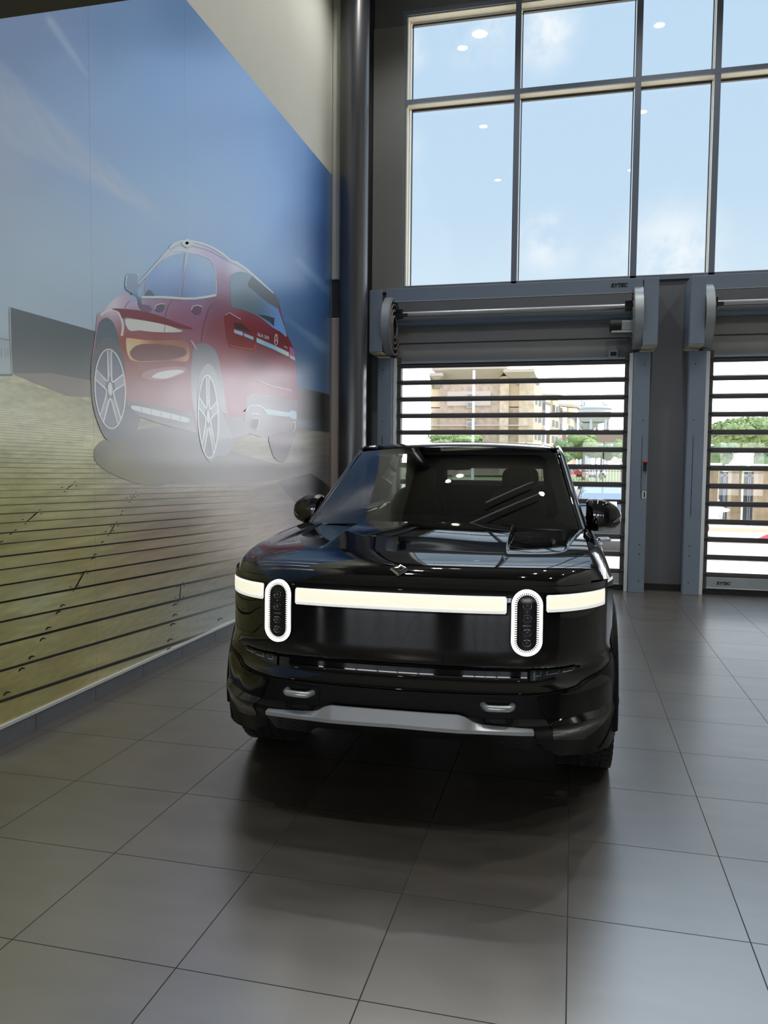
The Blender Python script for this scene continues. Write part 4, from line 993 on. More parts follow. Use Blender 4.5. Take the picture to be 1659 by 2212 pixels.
# --- the printed red car, seen from its rear quarter
red = idw([(240, 660, (190, 186, 190)), (222, 700, (150, 120, 130)), (290, 660, (160, 156, 178)), (330, 670, (134, 112, 140)), (430, 660, (124, 96, 124)), (300, 690, (120, 66, 74)), (400, 700, (126, 78, 100)), (275, 740, (132, 62, 46)), (340, 730, (126, 66, 56)), (350, 775, (118, 72, 62)), (420, 740, (128, 84, 92)), (300, 800, (134, 84, 76)), (350, 800, (132, 86, 86)), (300, 850, (134, 98, 98)), (390, 850, (146, 112, 114)), (415, 880, (142, 104, 106)),
    (450, 560, (166, 150, 178)), (480, 620, (140, 112, 132)), (470, 660, (112, 70, 86)), (470, 700, (116, 60, 66)), (500, 770, (130, 72, 78)), (540, 700, (112, 38, 44)), (600, 740, (96, 30, 40)), (560, 780, (104, 56, 60)), (600, 800, (138, 96, 102)), (490, 830, (152, 112, 120)), (560, 840, (152, 118, 120)), (620, 830, (128, 76, 86)), (500, 870, (150, 112, 118)), (640, 860, (120, 74, 84)), (480, 900, (146, 84, 84)), (400, 530, (196, 204, 214)), (520, 580, (176, 176, 194)), (560, 660, (108, 56, 64))], 3.4)  # reds include painted reflection haze, pinker low on the body
body = [(196, 790), (205, 730), (209, 690), (211, 677), (222, 671), (236, 656), (250, 643), (272, 629), (283, 640), (292, 622), (299, 609.7), (318, 591), (337, 567), (352, 549), (366.5, 534.5), (377.5, 525), (390, 520.5), (404, 519), (424, 520.5), (440, 524)]+c2((150, 190), (300, 250), (440, 340), (490, 400), (590, 430), (700, 500), (850, 630), (960, 720), (1095, 845), (1160, 940), (1200, 1130), (1250, 1320), (1290, 1450), (1370, 1620), (1390, 1787))+c4((1400, 380), (1440, 740), (1430, 1060), (1412, 1200), (1390, 1290), (1330, 1310), (1280, 1300), (1030, 1300), (960, 1290), (910, 1305), (850, 1280), (760, 1255), (620, 1310), (520, 1320), (400, 1320), (100, 1200))+[(424, 936), (302, 901), (270, 866)]
shape(body, lambda x, y: red(x, y), 5, cs=(6, 6))
# underside in grey, lower bumper
grey = idw([(450, 940, (134, 132, 134)), (480, 930, (128, 124, 126)), (560, 900, (148, 142, 142)), (620, 920, (112, 100, 104)), (540, 850, (150, 142, 146)), (630, 880, (104, 94, 98)), (350, 905, (116, 112, 112)), (300, 880, (104, 104, 102))])
shape(c4((330, 900), (460, 1020), (640, 1035), (690, 1000), (720, 760), (780, 705), (1000, 720), (1240, 780), (1420, 800), (1430, 1060), (1390, 1290), (1280, 1310), (1030, 1300), (960, 1290), (910, 1305), (850, 1280), (760, 1255), (620, 1310), (520, 1320), (400, 1320), (330, 1100)), lambda x, y: grey(x, y), 6, cs=(7, 7))
shape([(272, 865), (340, 876), (415, 889), (424, 936), (345, 915), (302, 901), (276, 892)], lambda x, y: grey(x, y), 6)
# wheel openings, tyres
shape(spl(c1((205, 1290), (260, 1212), (330, 1190), (400, 1240), (450, 1340), (490, 1500), (530, 1800), (550, 2300), (300, 2500), (150, 2000), (170, 1500)), 6, True), (82, 92, 96), 6)
shape(spl(c4((-20, 100), (60, 20), (140, 12), (230, 50), (300, 130), (345, 280), (400, 600), (430, 870), (460, 1020), (380, 1300), (100, 1300), (-40, 700)), 6, True), lambda x, y: [np.interp(y, [742, 800, 860, 960], [112, 130, 150, 136])*np.array((1, 1.0, 1.02))], 6)
shape(spl(c3((105, 500), (120, 250), (190, 60), (280, -40), (400, -60), (560, 200), (600, 800), (780, 1030), (770, 1110), (715, 1250), (560, 1340), (330, 1340), (200, 1100), (130, 830)), 6, True), lambda x, y: [np.interp(y, [740, 800, 900, 950], [96, 84, 92, 98])*np.array((1, 1, .99))], 7)
shape(spl(c4((40, 700), (60, 480), (140, 320), (220, 300), (300, 440), (350, 800), (400, 1000), (520, 1300), (515, 1470), (420, 1560), (320, 1560), (215, 1640), (120, 1500), (60, 1150)), 6, True), lambda x, y: [np.interp(y, [790, 880, 990], [150, 140, 132])*np.array((1, 1, 1.01))], 7)
shape(spl(c4((1030, 1300), (1060, 1480), (1110, 1600), (1200, 1650), (1270, 1600), (1330, 1440), (1350, 1290), (1200, 1240)), 6, True), lambda x, y: [(np.interp(y, [930, 985], [116, 92]), np.interp(y, [930, 985], [92, 78]), np.interp(y, [930, 985], [98, 86]))], 7)
# wheels: rim, five split spokes
def pwheel(cx, cy, rx, ry, tilt, sc):
    def e(a, k=1., dx=0): return (cx+rx*k*math.cos(a)+tilt*ry*k*math.sin(a)+dx, cy+ry*k*math.sin(a))
    shape([e(2*PI*k/48, .97) for k in range(48)], (98, 106, 112), 8)
    band([e(2*PI*k/60) for k in range(61)], 3.0*sc, (232, 232, 228), 10)
    for s in range(5):
        a = -PI/2+.06+2*PI*s/5
        for da in (-.10, .10):
            p0, p1 = e(a+da*1.35, .97), e(a+da*3.2, .34)
            band([p0, p1], [2.4*sc, 3.4*sc], (226, 226, 222), 10)
        shape([e(a-.12, .97), e(a+.12, .97), e(a+.28, .32), e(a-.28, .32)], (134, 138, 146), 9)
        b1, b2 = e(a+.32, .34), e(a+2*PI/5-.32, .34); band(spl([b1, e(a+PI/5, .24), b2], 5), 3.2*sc, (222, 222, 218), 10)
    shape([e(2*PI*k/24, .17) for k in range(24)], (176, 182, 186), 11); shape([e(2*PI*k/24, .10) for k in range(24)], (228, 230, 230), 12)
pwheel(237.8, 840, 32.6, 85.5, .04, 1.0); pwheel(449.9, 900, 21.4, 89.5, .028, .95)
# side windows with the bright line under them
blue = idw([(330, 590, (112, 138, 176)), (360, 560, (132, 160, 196)), (300, 620, (124, 146, 178)), (400, 600, (112, 134, 170)), (440, 570, (150, 176, 206)), (450, 630, (118, 138, 170)), (390, 640, (96, 118, 152)), (320, 640, (98, 118, 150))])
shape(spl(c1((850, 890), (862, 640), (1000, 480), (1180, 345), (1330, 300), (1420, 298)), 5)+c1((1340, 900)), lambda x, y: blue(x, y), 7)
shape(c1((1352, 900), (1400, 600), (1445, 310), (1530, 318))+c2((60, 330), (170, 375), (240, 430), (275, 520), (295, 700), (298, 868), (150, 900), (0, 915)), lambda x, y: blue(x, y), 7)
shape(c1((640, 955), (700, 880), (840, 660), (850, 700), (800, 890), (740, 930)), (128, 166, 196), 7)
band(c1((800, 905), (1100, 905), (1400, 925))+c2((0, 925), (150, 905), (300, 876)), 5.0, (214, 226, 224), 9)
shape(c1((840, 893), (870, 830), (900, 805), (940, 820), (990, 893)), (78, 86, 98), 8)
band(c1((756, 720), (880, 590), (1010, 440), (1180, 280), (1300, 262), (1400, 268))+c2((100, 330), (200, 370), (262, 440), (288, 560), (298, 700), (300, 872)), [3.6, 3.6, 3.6, 3.2, 3, 3, 2, 2, 2, 2, 2, 2], (206, 220, 228), 9)
band(spl(c1((1190, 235), (1260, 165), (1420, 125))+c2((60, 158), (200, 200), (330, 270), (440, 350), (490, 405)), 4), 4.4, (224, 230, 234), 9)
band(spl(c1((1200, 260), (1300, 195), (1420, 190))+c2((0, 200), (200, 260), (340, 330), (470, 405)), 4), 1.6, (140, 150, 170), 10)
band(c2((490, 400), (590, 435), (700, 510), (860, 645), (1090, 850)), [5, 6.5, 6, 4.5, 2.5], (214, 222, 230), 9)
band(c1((1400, 300), (1330, 890)), 4.5, (116, 130, 158), 8)
# mirror and its reflection, handles
shape(spl(c1((600, 600), (640, 580), (720, 590), (750, 640), (748, 860), (800, 930), (800, 1000), (770, 1000), (745, 930), (690, 870), (590, 800), (580, 740)), 4, True), lambda x, y: [np.array((116, 132, 150))*np.interp(y, [590, 630, 656], [1.05, 1.0, .7])], 9)
band(c1((590, 760), (582, 720), (600, 600)), 2, (206, 214, 214), 10)
shape(c1((745, 980), (800, 1000), (915, 1020), (955, 1080), (915, 1112), (840, 1100), (780, 1060)), (104, 84, 104), 8)
for hx, cc in ((c1((985, 1070), (1000, 1020), (1060, 995), (1130, 1000), (1110, 1090), (1060, 1118), (1000, 1100)), (86, 78, 88)), (c1((1490, 1080), (1510, 1030), (1580, 1015), (1640, 1040), (1620, 1130), (1560, 1150), (1510, 1120)), (96, 62, 74))):
    shape(hx, cc, 8); band(hx[:4], 1.8, (206, 200, 208), 9)
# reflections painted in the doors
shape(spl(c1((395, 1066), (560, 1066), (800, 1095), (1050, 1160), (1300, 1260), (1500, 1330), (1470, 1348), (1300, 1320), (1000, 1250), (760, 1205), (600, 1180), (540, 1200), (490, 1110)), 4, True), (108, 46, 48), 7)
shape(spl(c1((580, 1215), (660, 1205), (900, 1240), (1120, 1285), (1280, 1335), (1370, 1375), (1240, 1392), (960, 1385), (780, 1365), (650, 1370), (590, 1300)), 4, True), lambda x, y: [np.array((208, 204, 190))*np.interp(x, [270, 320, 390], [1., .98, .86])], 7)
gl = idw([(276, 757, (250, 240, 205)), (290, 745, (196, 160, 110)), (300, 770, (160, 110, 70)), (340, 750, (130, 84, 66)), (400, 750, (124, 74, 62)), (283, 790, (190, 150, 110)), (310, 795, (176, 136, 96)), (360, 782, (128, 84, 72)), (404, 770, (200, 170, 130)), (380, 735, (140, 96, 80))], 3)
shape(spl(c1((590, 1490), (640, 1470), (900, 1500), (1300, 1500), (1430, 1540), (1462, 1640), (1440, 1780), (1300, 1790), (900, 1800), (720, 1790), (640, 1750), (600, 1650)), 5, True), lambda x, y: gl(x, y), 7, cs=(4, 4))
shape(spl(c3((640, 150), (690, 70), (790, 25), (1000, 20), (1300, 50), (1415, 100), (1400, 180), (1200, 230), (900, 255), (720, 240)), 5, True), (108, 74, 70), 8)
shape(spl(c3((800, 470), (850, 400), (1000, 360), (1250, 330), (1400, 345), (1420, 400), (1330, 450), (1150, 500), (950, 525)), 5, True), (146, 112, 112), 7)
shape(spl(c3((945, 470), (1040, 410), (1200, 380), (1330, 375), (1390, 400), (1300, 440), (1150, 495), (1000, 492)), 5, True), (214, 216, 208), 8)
shape(spl(c1((1480, 1500), (1520, 1540), (1570, 1640), (1540, 1600)), 4, True), (226, 208, 190), 8)
band(spl(c1((240, 1160), (330, 1090), (440, 1090), (510, 1170), (545, 1300), (530, 1440)), 5), 5, (196, 184, 186), 7)
band(c1((1128, 1290), (1110, 1440)), 1, (120, 80, 80), 9)
for pl in (c1((1225, 945), (1165, 1040), (1130, 1180)), c1((640, 955), (580, 1030), (575, 1060)), c2((270, 985), (190, 1080), (120, 1320), (95, 1520))): band(pl, 1.1, (92, 62, 76), 8)
# skirt trim
shape(spl(c3((655, 885), (690, 868), (850, 895), (1100, 950), (1300, 1000), (1440, 1040), (1465, 1085), (1400, 1100), (1250, 1065), (1000, 1010), (760, 950), (680, 920)), 4, True), (196, 202, 208), 8)
for x, y in ((800, 890), (935, 925), (1070, 955), (1205, 985), (1340, 1015)): band(c3((x, y), (x+4, y+62)), 1.0, (130, 134, 138), 9)
# rear window, spoiler, lamp, bright bar, badges
rwc = idw([(510, 620, (124, 140, 152)), (520, 650, (92, 104, 108)), (560, 620, (128, 142, 152)), (560, 670, (78, 94, 104)), (590, 680, (84, 118, 164)), (610, 700, (96, 142, 198)), (540, 660, (84, 96, 100)), (600, 660, (98, 138, 190))])
shape(spl(c2((490, 640), (540, 580), (640, 552), (760, 590), (870, 690), (1100, 860), (1140, 960), (1160, 1080), (1225, 1270), (1272, 1450), (1180, 1380), (1080, 1325), (870, 1165), (650, 1075), (512, 1030), (495, 800)), 4, True), lambda x, y: rwc(x, y), 7, cs=(5, 5))
shape(spl(c2((735, 740), (770, 650), (810, 625), (960, 735), (1090, 850), (1160, 950), (1150, 1060), (1080, 1020), (960, 940), (800, 800)), 4, True), (86, 90, 94), 8)
shape(c2((870, 1140), (1000, 1160), (1105, 1195), (1095, 1310), (1040, 1250), (950, 1195)), (52, 58, 64), 8)
shape(spl(c2((415, 1220), (430, 1150), (480, 1112), (660, 1215), (790, 1310), (850, 1400), (840, 1550), (820, 1645), (650, 1620), (515, 1605), (460, 1540)), 3, True), (112, 34, 42), 8)
shape(c2((540, 1255), (640, 1260), (790, 1390), (700, 1370), (560, 1330)), (60, 22, 32), 9)
shape(c2((542, 1348), (665, 1385), (668, 1440), (548, 1398)), (150, 182, 214), 9); shape(c2((680, 1400), (818, 1455), (810, 1498), (684, 1442)), (150, 186, 214), 9)
for k in range(5): band(c2((565+20*k, 1368+7*k), (566+20*k, 1398+7*k)), 1.2, (226, 236, 244), 10)
band(spl(c2((500, 1560), (560, 1590), (820, 1620), (832, 1560)), 4), 1.4, (186, 84, 64), 9)
band(c2((430, 1150), (480, 1118), (640, 1210)), 1.5, (186, 166, 190), 9)
shape(c2((856, 1465), (1080, 1560), (1302, 1668), (1302, 1728), (1080, 1622), (858, 1528)), lambda x, y: [np.array([np.interp(x, [555, 580, 624], q) for q in ((190, 126, 214), (216, 178, 230), (226, 216, 226))])], 9)
shape(c2((1310, 1580), (1372, 1622), (1390, 1790), (1312, 1690)), (150, 90, 120), 8); shape(c4((1310, 165), (1385, 205), (1388, 250), (1318, 212)), (176, 196, 206), 9)
def wtext(body_, p0, p1, p2, c, layer):
    vs, fs, a = text2d(body_, .02); p0, p1, p2 = map(np.array, (p0, p1, p2))
    vv = [p0+(p1-p0)*x+(p2-p0)*y for x, y in vs]; MUR.add([wl(*p, layer) for p in vv], fs, col=[tuple(L255(c))]*len(vv))
wtext('GLA 250', *c2((865, 1435), (1025, 1492), (870, 1392)), (226, 230, 232), 10)
cs_ = c2((1126, 1490))[0]; band([(cs_[0]+3.6*math.cos(a), cs_[1]+11.6*math.sin(a)) for a in [2*PI*k/28 for k in range(29)]], 1.1, (206, 206, 212), 10)
for a in (-90, 30, 150): band([cs_, (cs_[0]+3.4*math.cos(math.radians(a)), cs_[1]+11*math.sin(math.radians(a)))], 1.1, (206, 206, 212), 10)
wtext('4MATIC', *c2((1236, 1592), (1282, 1618), (1237, 1572)), (206, 206, 212), 10)
band(spl(c4((862, 515), (920, 545), (1100, 605), (1340, 658)), 4), 1.7, (206, 190, 196), 9)
# bright bracket round the tail pipes
band(spl(c4((690, 1080), (720, 950), (760, 880), (850, 868), (940, 890), (985, 950), (995, 990)), 5), [1.5]*6+[3]*5+[3.6]*14+[3]*6, (196, 212, 220), 9)
shape(c4((985, 915), (1150, 940), (1300, 962), (1340, 935), (1395, 945), (1410, 980), (1408, 1065), (1330, 1045), (1305, 1015), (1150, 1000), (1000, 985)), (184, 206, 222), 9)
band(c4((1000, 992), (1300, 1018)), 1.4, (226, 214, 216), 10)
for pl in (c4((780, 1170), (790, 1060), (830, 1045), (885, 1052), (890, 1110), (870, 1180), (845, 1195)), c4((1330, 1200), (1345, 1110), (1370, 1095), (1390, 1100), (1380, 1200), (1350, 1215))): band(spl(pl, 4), 1.6, (206, 204, 208), 10); shape(pl, (96, 88, 92), 9)
band(spl(c4((780, 990), (840, 980), (905, 995)), 4), 3, (222, 220, 222), 10)
# sun glint on the roof
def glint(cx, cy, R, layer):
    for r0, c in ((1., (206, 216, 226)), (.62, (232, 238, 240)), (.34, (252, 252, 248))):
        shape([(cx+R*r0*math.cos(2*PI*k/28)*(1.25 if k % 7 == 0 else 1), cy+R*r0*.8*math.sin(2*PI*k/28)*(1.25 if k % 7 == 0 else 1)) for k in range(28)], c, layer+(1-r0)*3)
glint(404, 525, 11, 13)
# seams between the printed lengths
for x in (197.5, 401.5, 636.5):
    Y = onX(x, 600, XL)[1]
    ptsY = [np.array((XL+.0105, Y, z)) for z in np.linspace(MBOT, MTOP, 60)]
    vs = []; cl = []
    for p in ptsY:
        q3 = RC@(p-CAM); u_, v_ = CXP+FPX*q3[0]/q3[2], CYP+FPX*q3[1]/q3[2]
        for d in (-.0025, .0025): vs.append((XL+.0023, Y+d, p[2])); cl.append(tuple(L255(basecol([u_], [v_])*.86)[0]))
    MUR.add(vs, [(2*i, 2*i+1, 2*i+3, 2*i+2) for i in range(59)], col=cl)
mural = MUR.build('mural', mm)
tag(mural, 'wall-high printed mural of a red car on a plank deck under blue sky', 'mural')
# ------------------------------------------------------------------ outdoors, seen through the doors
GZ = -.5
XM = dict(
    conc=mat('pale_concrete', (226, 214, 200), .9, noise=.03, nscale=.6),
    road=mat('pink_concrete', (206, 178, 162), .9, noise=.04, nscale=.4),
    grass=mat('lawn', (116, 124, 82), .95, noise=.15, nscale=.5),
    tan=mat('tan_stucco', (214, 194, 164), .9), stone=mat('rough_stone', (196, 176, 154), .9, noise=.22, nscale=1.3), stone2=mat('brown_stone', (180, 158, 142), .9, noise=.22, nscale=1.1),
    roof=mat('roof_soffit', (176, 162, 150), .9), win=mat('far_glass', (128, 132, 138), .6), pale=mat('pale_wall', (192, 176, 168), .9),
    tank=mat('tank_white', (186, 184, 190), .7), bridge=mat('bridge_brown', (150, 130, 116), .9, noise=.05, nscale=.3),
    leaf=mat('leaves', (124, 140, 90), .8, noise=.25, nscale=1.5), leaf2=mat('leaves_dark', (104, 124, 86), .8, noise=.25, nscale=1.5), trunk=mat('bark', (110, 92, 76), .9),
    iron=mat('black_iron', (58, 60, 60), .6), red=mat('red_paint', (190, 40, 40), .4), white=mat('white_paint', (232, 234, 236), .3), carglass=mat('car_glass', (92, 108, 124), .15, spec=.8), greycar=mat('grey_metallic', (58, 62, 68), .3),
    post=mat('post_stone', (152, 132, 106), .9, noise=.3, nscale=3.5),
    dark=mat('dark_gate', (70, 74, 82), .6), cap=mat('cap_stone', (224, 214, 200), .8), curb=mat('kerb', (206, 192, 170), .9), redk=mat('red_kerb', (206, 66, 76), .8), chromeg=mat('grille', (40, 44, 48), .3), lampg=mat('head_lamp_glass', (206, 214, 220), .1),
    ltyre=mat('car_tyre', (30, 30, 32), .8), amb=mat('orange_sign', (222, 120, 90), .7))
G = MB(); G.add([(-14, 11.2, -.02), (14, 11.2, -.02), (40, 24, GZ), (-40, 24, GZ)], [(0, 1, 2, 3)])
G.add([(-40, 24, GZ), (40, 24, GZ), (160, 88, GZ), (-160, 88, GZ)], [(0, 1, 2, 3)])
G.build('ground', XM['conc'], kind='structure')
MB().add([(-700, 88, GZ), (700, 88, GZ), (900, 900, GZ), (-900, 900, GZ)], [(0, 1, 2, 3)]).build('lawn', XM['grass'], kind='structure')
MB().box(-30, 30, 16.2, 20.5, GZ-.3, GZ+.295-.02).build('road', XM['road'], kind='structure') if False else None
rd_ = MB(); rd_.add([(-30, 17.0, -.245), (30, 17.0, -.245), (40, 23.8, GZ+.006), (-40, 23.8, GZ+.006)], [(0, 1, 2, 3)]); rd_.build('road', XM['road'], kind='structure')
def A(x, y, Y): return onY(x, y, Y)
# hotel
hb = thing('hotel', 'long tan and stone hotel block with overhanging flat roofs beyond the road', 'building', (A(1040, 1000, 140)[0], 140, GZ))
def wallrect(xa, xb, ya, yb, Y, dep, m, name='wall'):
    a, b_ = A(xa, ya, Y), A(xb, yb, Y)
    return MB().box(min(a[0], b_[0]), max(a[0], b_[0]), Y, Y+dep, min(a[2], b_[2]), max(a[2], b_[2])).build(name, m, hb)
gz = 1003+(-GZ+1.62)*FPX/140
wallrect(931, 1142, 815, 880, 140, 18, XM['tan']); wallrect(931, 1142, 880, 1027, 140.0, 18, XM['stone'], 'stone_base')
wallrect(951, 1080, 828, 1027, 139.2, 2, XM['stone2'], 'stone_bay'); wallrect(966, 1060, 846, 876, 138.9, 2, XM['pale'], 'pale_panel')
wallrect(1080, 1096, 826, 1027, 138.6, 2, XM['stone'], 'stone_bay'); wallrect(1122, 1150, 826, 1027, 138.8, 12, XM['stone'], 'stone_bay')
for ya in (893, 918): wallrect(931, 1142, ya, ya+2, 138.5, 2, XM['pale'], 'string_course')
def roofslab(xl, xr, y, Y, d, name='roof'):
    a, b_ = A(xl, y, Y), A(xr, y, Y); z = (a[2]+b_[2])/2
    P0 = [(a[0], Y-2.5, z), (b_[0], Y-2.5, z), (b_[0], Y+d, z), (a[0], Y+d, z)]
    P1 = [(a[0]+2.2, Y+.5, z-2.0), (b_[0]-2.2, Y+.5, z-2.0), (b_[0]-2.2, Y+d-2, z-2.0), (a[0]+2.2, Y+d-2, z-2.0)]
    P2 = [(p[0], p[1], p[2]+.5) for p in P0]
    MB().add(P1+P0+P2, [(3, 2, 1, 0), (0, 1, 5, 4), (1, 2, 6, 5), (2, 3, 7, 6), (3, 0, 4, 7), (4, 5, 9, 8), (5, 6, 10, 9), (6, 7, 11, 10), (7, 4, 8, 11), (8, 9, 10, 11)]).build(name, XM['roof'], hb)
roofslab(938, 1097, 801, 140, 20); roofslab(933, 960, 815, 139, 16); roofslab(1090, 1155, 807, 139, 20)
for ya in (850, 868, 892, 910, 935, 955):
    f = wallrect(1008, 1022, ya, ya+13, 138.4, .6, XM['pale'], 'window_surround'); a, b_ = A(1010, ya+2, 138.3), A(1020, ya+11, 138.3)
    MB().box(a[0], b_[0], 138.3, 138.5, b_[2], a[2]).build('window', XM['win'], hb)
# the wing running away to the right
wp = [(1146, 141), (1168, 150), (1186, 160), (1204, 170), (1222, 182), (1236, 192), (1250, 204)]
ztop = [A(1146, 832, 141)[2]]*7
for i in range(6):
    (xa, ya), (xb, yb) = wp[i], wp[i+1]; a, b_ = A(xa, 1000, ya), A(xb, 1000, yb); zt_ = A(1150, 828, 141)[2]+(.0, -1.2, .3, -1.5, .4, -2.)[i]
    d = (.0, .9, 0, .9, 0, .6)[i]; zm = zt_*.62
    MB().add([(a[0]-d, ya, GZ), (b_[0]-d, yb, GZ), (b_[0]-d, yb, zm), (a[0]-d, ya, zm)], [(0, 1, 2, 3)]).build('stone_base', XM[('stone', 'stone2')[i % 2]], hb)
    MB().add([(a[0]-d, ya, zm), (b_[0]-d, yb, zm), (b_[0]-d, yb, zt_), (a[0]-d, ya, zt_)], [(0, 1, 2, 3)]).build('wall', XM[('tan', 'pale')[i % 2]], hb)
    for zc in (3, 6.2, 9.4, 12.4):
        for k in (.3, .7):
            px, py = a[0]+(b_[0]-a[0])*k-d+.15, ya+(yb-ya)*k-.2
            MB().add([(px-.3, py-.3, zc), (px+.3, py+.3, zc), (px+.3, py+.3, zc+1.4), (px-.3, py-.3, zc+1.4)], [(0, 1, 2, 3)]).build('window', XM['win'], hb)
    o = 2.2
    if i in (1, 3, 5):
        MB().add([(a[0]-o-1, ya-1, zt_), (b_[0]+o, yb-2, zt_), (b_[0]+o+1, yb+6, zt_+.2), (a[0]-o, ya+6, zt_+.2), (a[0]-o-1, ya-1, zt_+.6), (b_[0]+o, yb-2, zt_+.6), (b_[0]+o+1, yb+6, zt_+.8), (a[0]-o, ya+6, zt_+.8)], [(0, 1, 2, 3), (4, 7, 6, 5), (0, 4, 5, 1), (1, 5, 6, 2), (2, 6, 7, 3), (3, 7, 4, 0)]).build('roof', XM['roof'], hb)
# water tower
c = A(1281, 1000, 260); r = (A(1318, 900, 260)[0]-A(1244, 900, 260)[0])/2; zt1, zt2, zt3 = A(1281, 868, 260)[2], A(1281, 878, 260)[2], A(1281, 908, 260)[2]
wt = thing('water_tower', 'white water tower on slender legs right of the hotel', 'water tower', (c[0], 260, GZ))
MB().lathe([(0.01, zt1), (r*.5, zt1-.2), (r*.9, zt2+.3), (r, zt2-.3), (r*1.02, zt2-.5), (r*1.02, zt2-.8), (r*.97, zt2-1.2), (r*.97, zt3+.8), (r*.8, zt3-.6), (.01, zt3-1.4)], (c[0], 260, 0), 'z', 32).build('tank', XM['tank'], wt, smooth=30)
for k in range(6):
    a = 2*PI*k/6+.3; MB().tube([(c[0]+r*.86*math.cos(a), 260+r*.86*math.sin(a), GZ), (c[0]+r*.86*math.cos(a), 260+r*.86*math.sin(a), zt3)], .42, 8).build('leg', XM['tank'], wt, smooth=40)
MB().lathe([(1.6, GZ), (1.1, 6), (1.1, zt3-4), (3.2, zt3-1)], (c[0]-r*.35, 260, 0), 'z', 20).build('riser', XM['tank'], wt, smooth=30)
for s_, xx in (('EY', -.82), ('YOU', .45)):
    vs, fs, asp = text2d(s_, .03)
    def lt(x, y): an = -PI/2+xx+x*.42-.1; return (c[0]+r*1.03*math.cos(an), 260+r*1.03*math.sin(an), zt2-1.2+1.5*y+1.1)
    MB().add([lt(x, y) for x, y in vs], fs).build('lettering', XM['win'], wt)
# overpass
a, b_ = A(1180, 933, 222), A(1420, 958, 222)
ov = MB().box(a[0], b_[0]+30, 222, 228, b_[2], a[2]).build('overpass', XM['bridge']); tag(ov, 'brown concrete overpass deck behind the trees beyond the lawn', 'bridge')
# lamp post
a = A(1024, 800, 62); lp = MB().tube([(a[0], 62, GZ), (a[0], 62, a[2])], .105, 10).build('lamp_post', XM['tank'], smooth=40); tag(lp, 'tall white pole standing in front of the hotel', 'pole')
# trees
def tree(x, ytop, ybot, w, Y, label, m, seed, n=2200, base=None):
    rnd = random.Random(seed); ct = A(x, ytop, Y); cb = A(x, ybot, Y); hw = w*Y/FPX/2; zc = (ct[2]+cb[2])/2; hh = (ct[2]-cb[2])/2
    tr = thing('tree', label, 'tree', (ct[0], Y, GZ))
    lumps = [(rnd.uniform(-.55, .55)*hw, rnd.uniform(-.4, .4)*hw, rnd.uniform(-.5, .55)*hh, rnd.uniform(.35, .6)) for _ in range(12)]
    f = MB()
    for lx, ly, lz, ls in lumps: f.ball((ct[0]+lx, Y+ly, zc+lz), hw*ls*.9, hw*ls*.9, hh*ls*.9, 10, 7)
    s = max(.05, hw*.048)
    for i in range(n):
        lx, ly, lz, ls = lumps[i % 12]; v = Vector((rnd.gauss(0, 1), rnd.gauss(0, 1), rnd.gauss(0, 1))).normalized()
        p = Vector((ct[0]+lx+v.x*hw*ls, Y+ly+v.y*hw*ls, zc+lz+v.z*hh*ls)); a = Vector((rnd.gauss(0, 1), rnd.gauss(0, 1), rnd.gauss(0, 1))).normalized()*s; b = a.cross(v).normalized()*s*.7
        f.add([p-a, p+b, p+a, p-b], [(0, 1, 2, 3)])
    f.build('foliage', m, tr); MB().tube([(ct[0], Y, GZ), (ct[0], Y, zc)], [hw*.1, hw*.06], 8).build('trunk', XM['trunk'], tr)
tree(1262, 928, 998, 74, 120, 'bushy green tree in front of the overpass, left of the parked red car', XM['leaf'], 1)
tree(1300, 955, 1000, 60, 125, 'low round tree behind the parked white cars', XM['leaf2'], 2)
tree(1343, 948, 1000, 50, 118, 'green tree at the end of the car park beside the small white sign', XM['leaf'], 3)
tree(985, 934, 975, 120, 130, 'light green shrub growing against the hotel stone base', XM['leaf'], 4)
tree(1218, 950, 1000, 50, 112, 'leafy tree by the far hotel corner, just above the truck pillar', XM['leaf2'], 5)
tree(1640, 896, 985, 190, 60, 'broad green tree crown behind the stone gate posts', XM['leaf'], 6, 4200)
tree(1560, 950, 1010, 70, 55, 'darker shrub tree beside the broad crown, behind the white vehicle', XM['leaf2'], 7)
tree(1700, 960, 1030, 120, 50, 'dark hedge tree behind the tallest gate post', XM['leaf2'], 8)
# fence
fx0, fx1 = A(1120, 1030, 88)[0], A(1480, 1030, 88)[0]
fe = thing('fence', 'black iron picket fence along the edge of the lawn', 'fence', (fx0, 88, GZ))
z1_ = A(1300, 1008, 88)[2]; m = MB()
x = fx0
while x < fx1: m.box(x, x+.045, 88, 88.04, GZ, z1_+.05); x += .31
m.build('pickets', XM['iron'], fe)
for z in (z1_-.12, GZ+.25): MB().box(fx0, fx1, 88.0, 88.05, z-.03, z+.03).build('rail', XM['iron'], fe)
for k in range(7): MB().box(fx0+k*2.75, fx0+k*2.75+.12, 87.95, 88.07, GZ, z1_+.1).build('post', XM['iron'], fe)
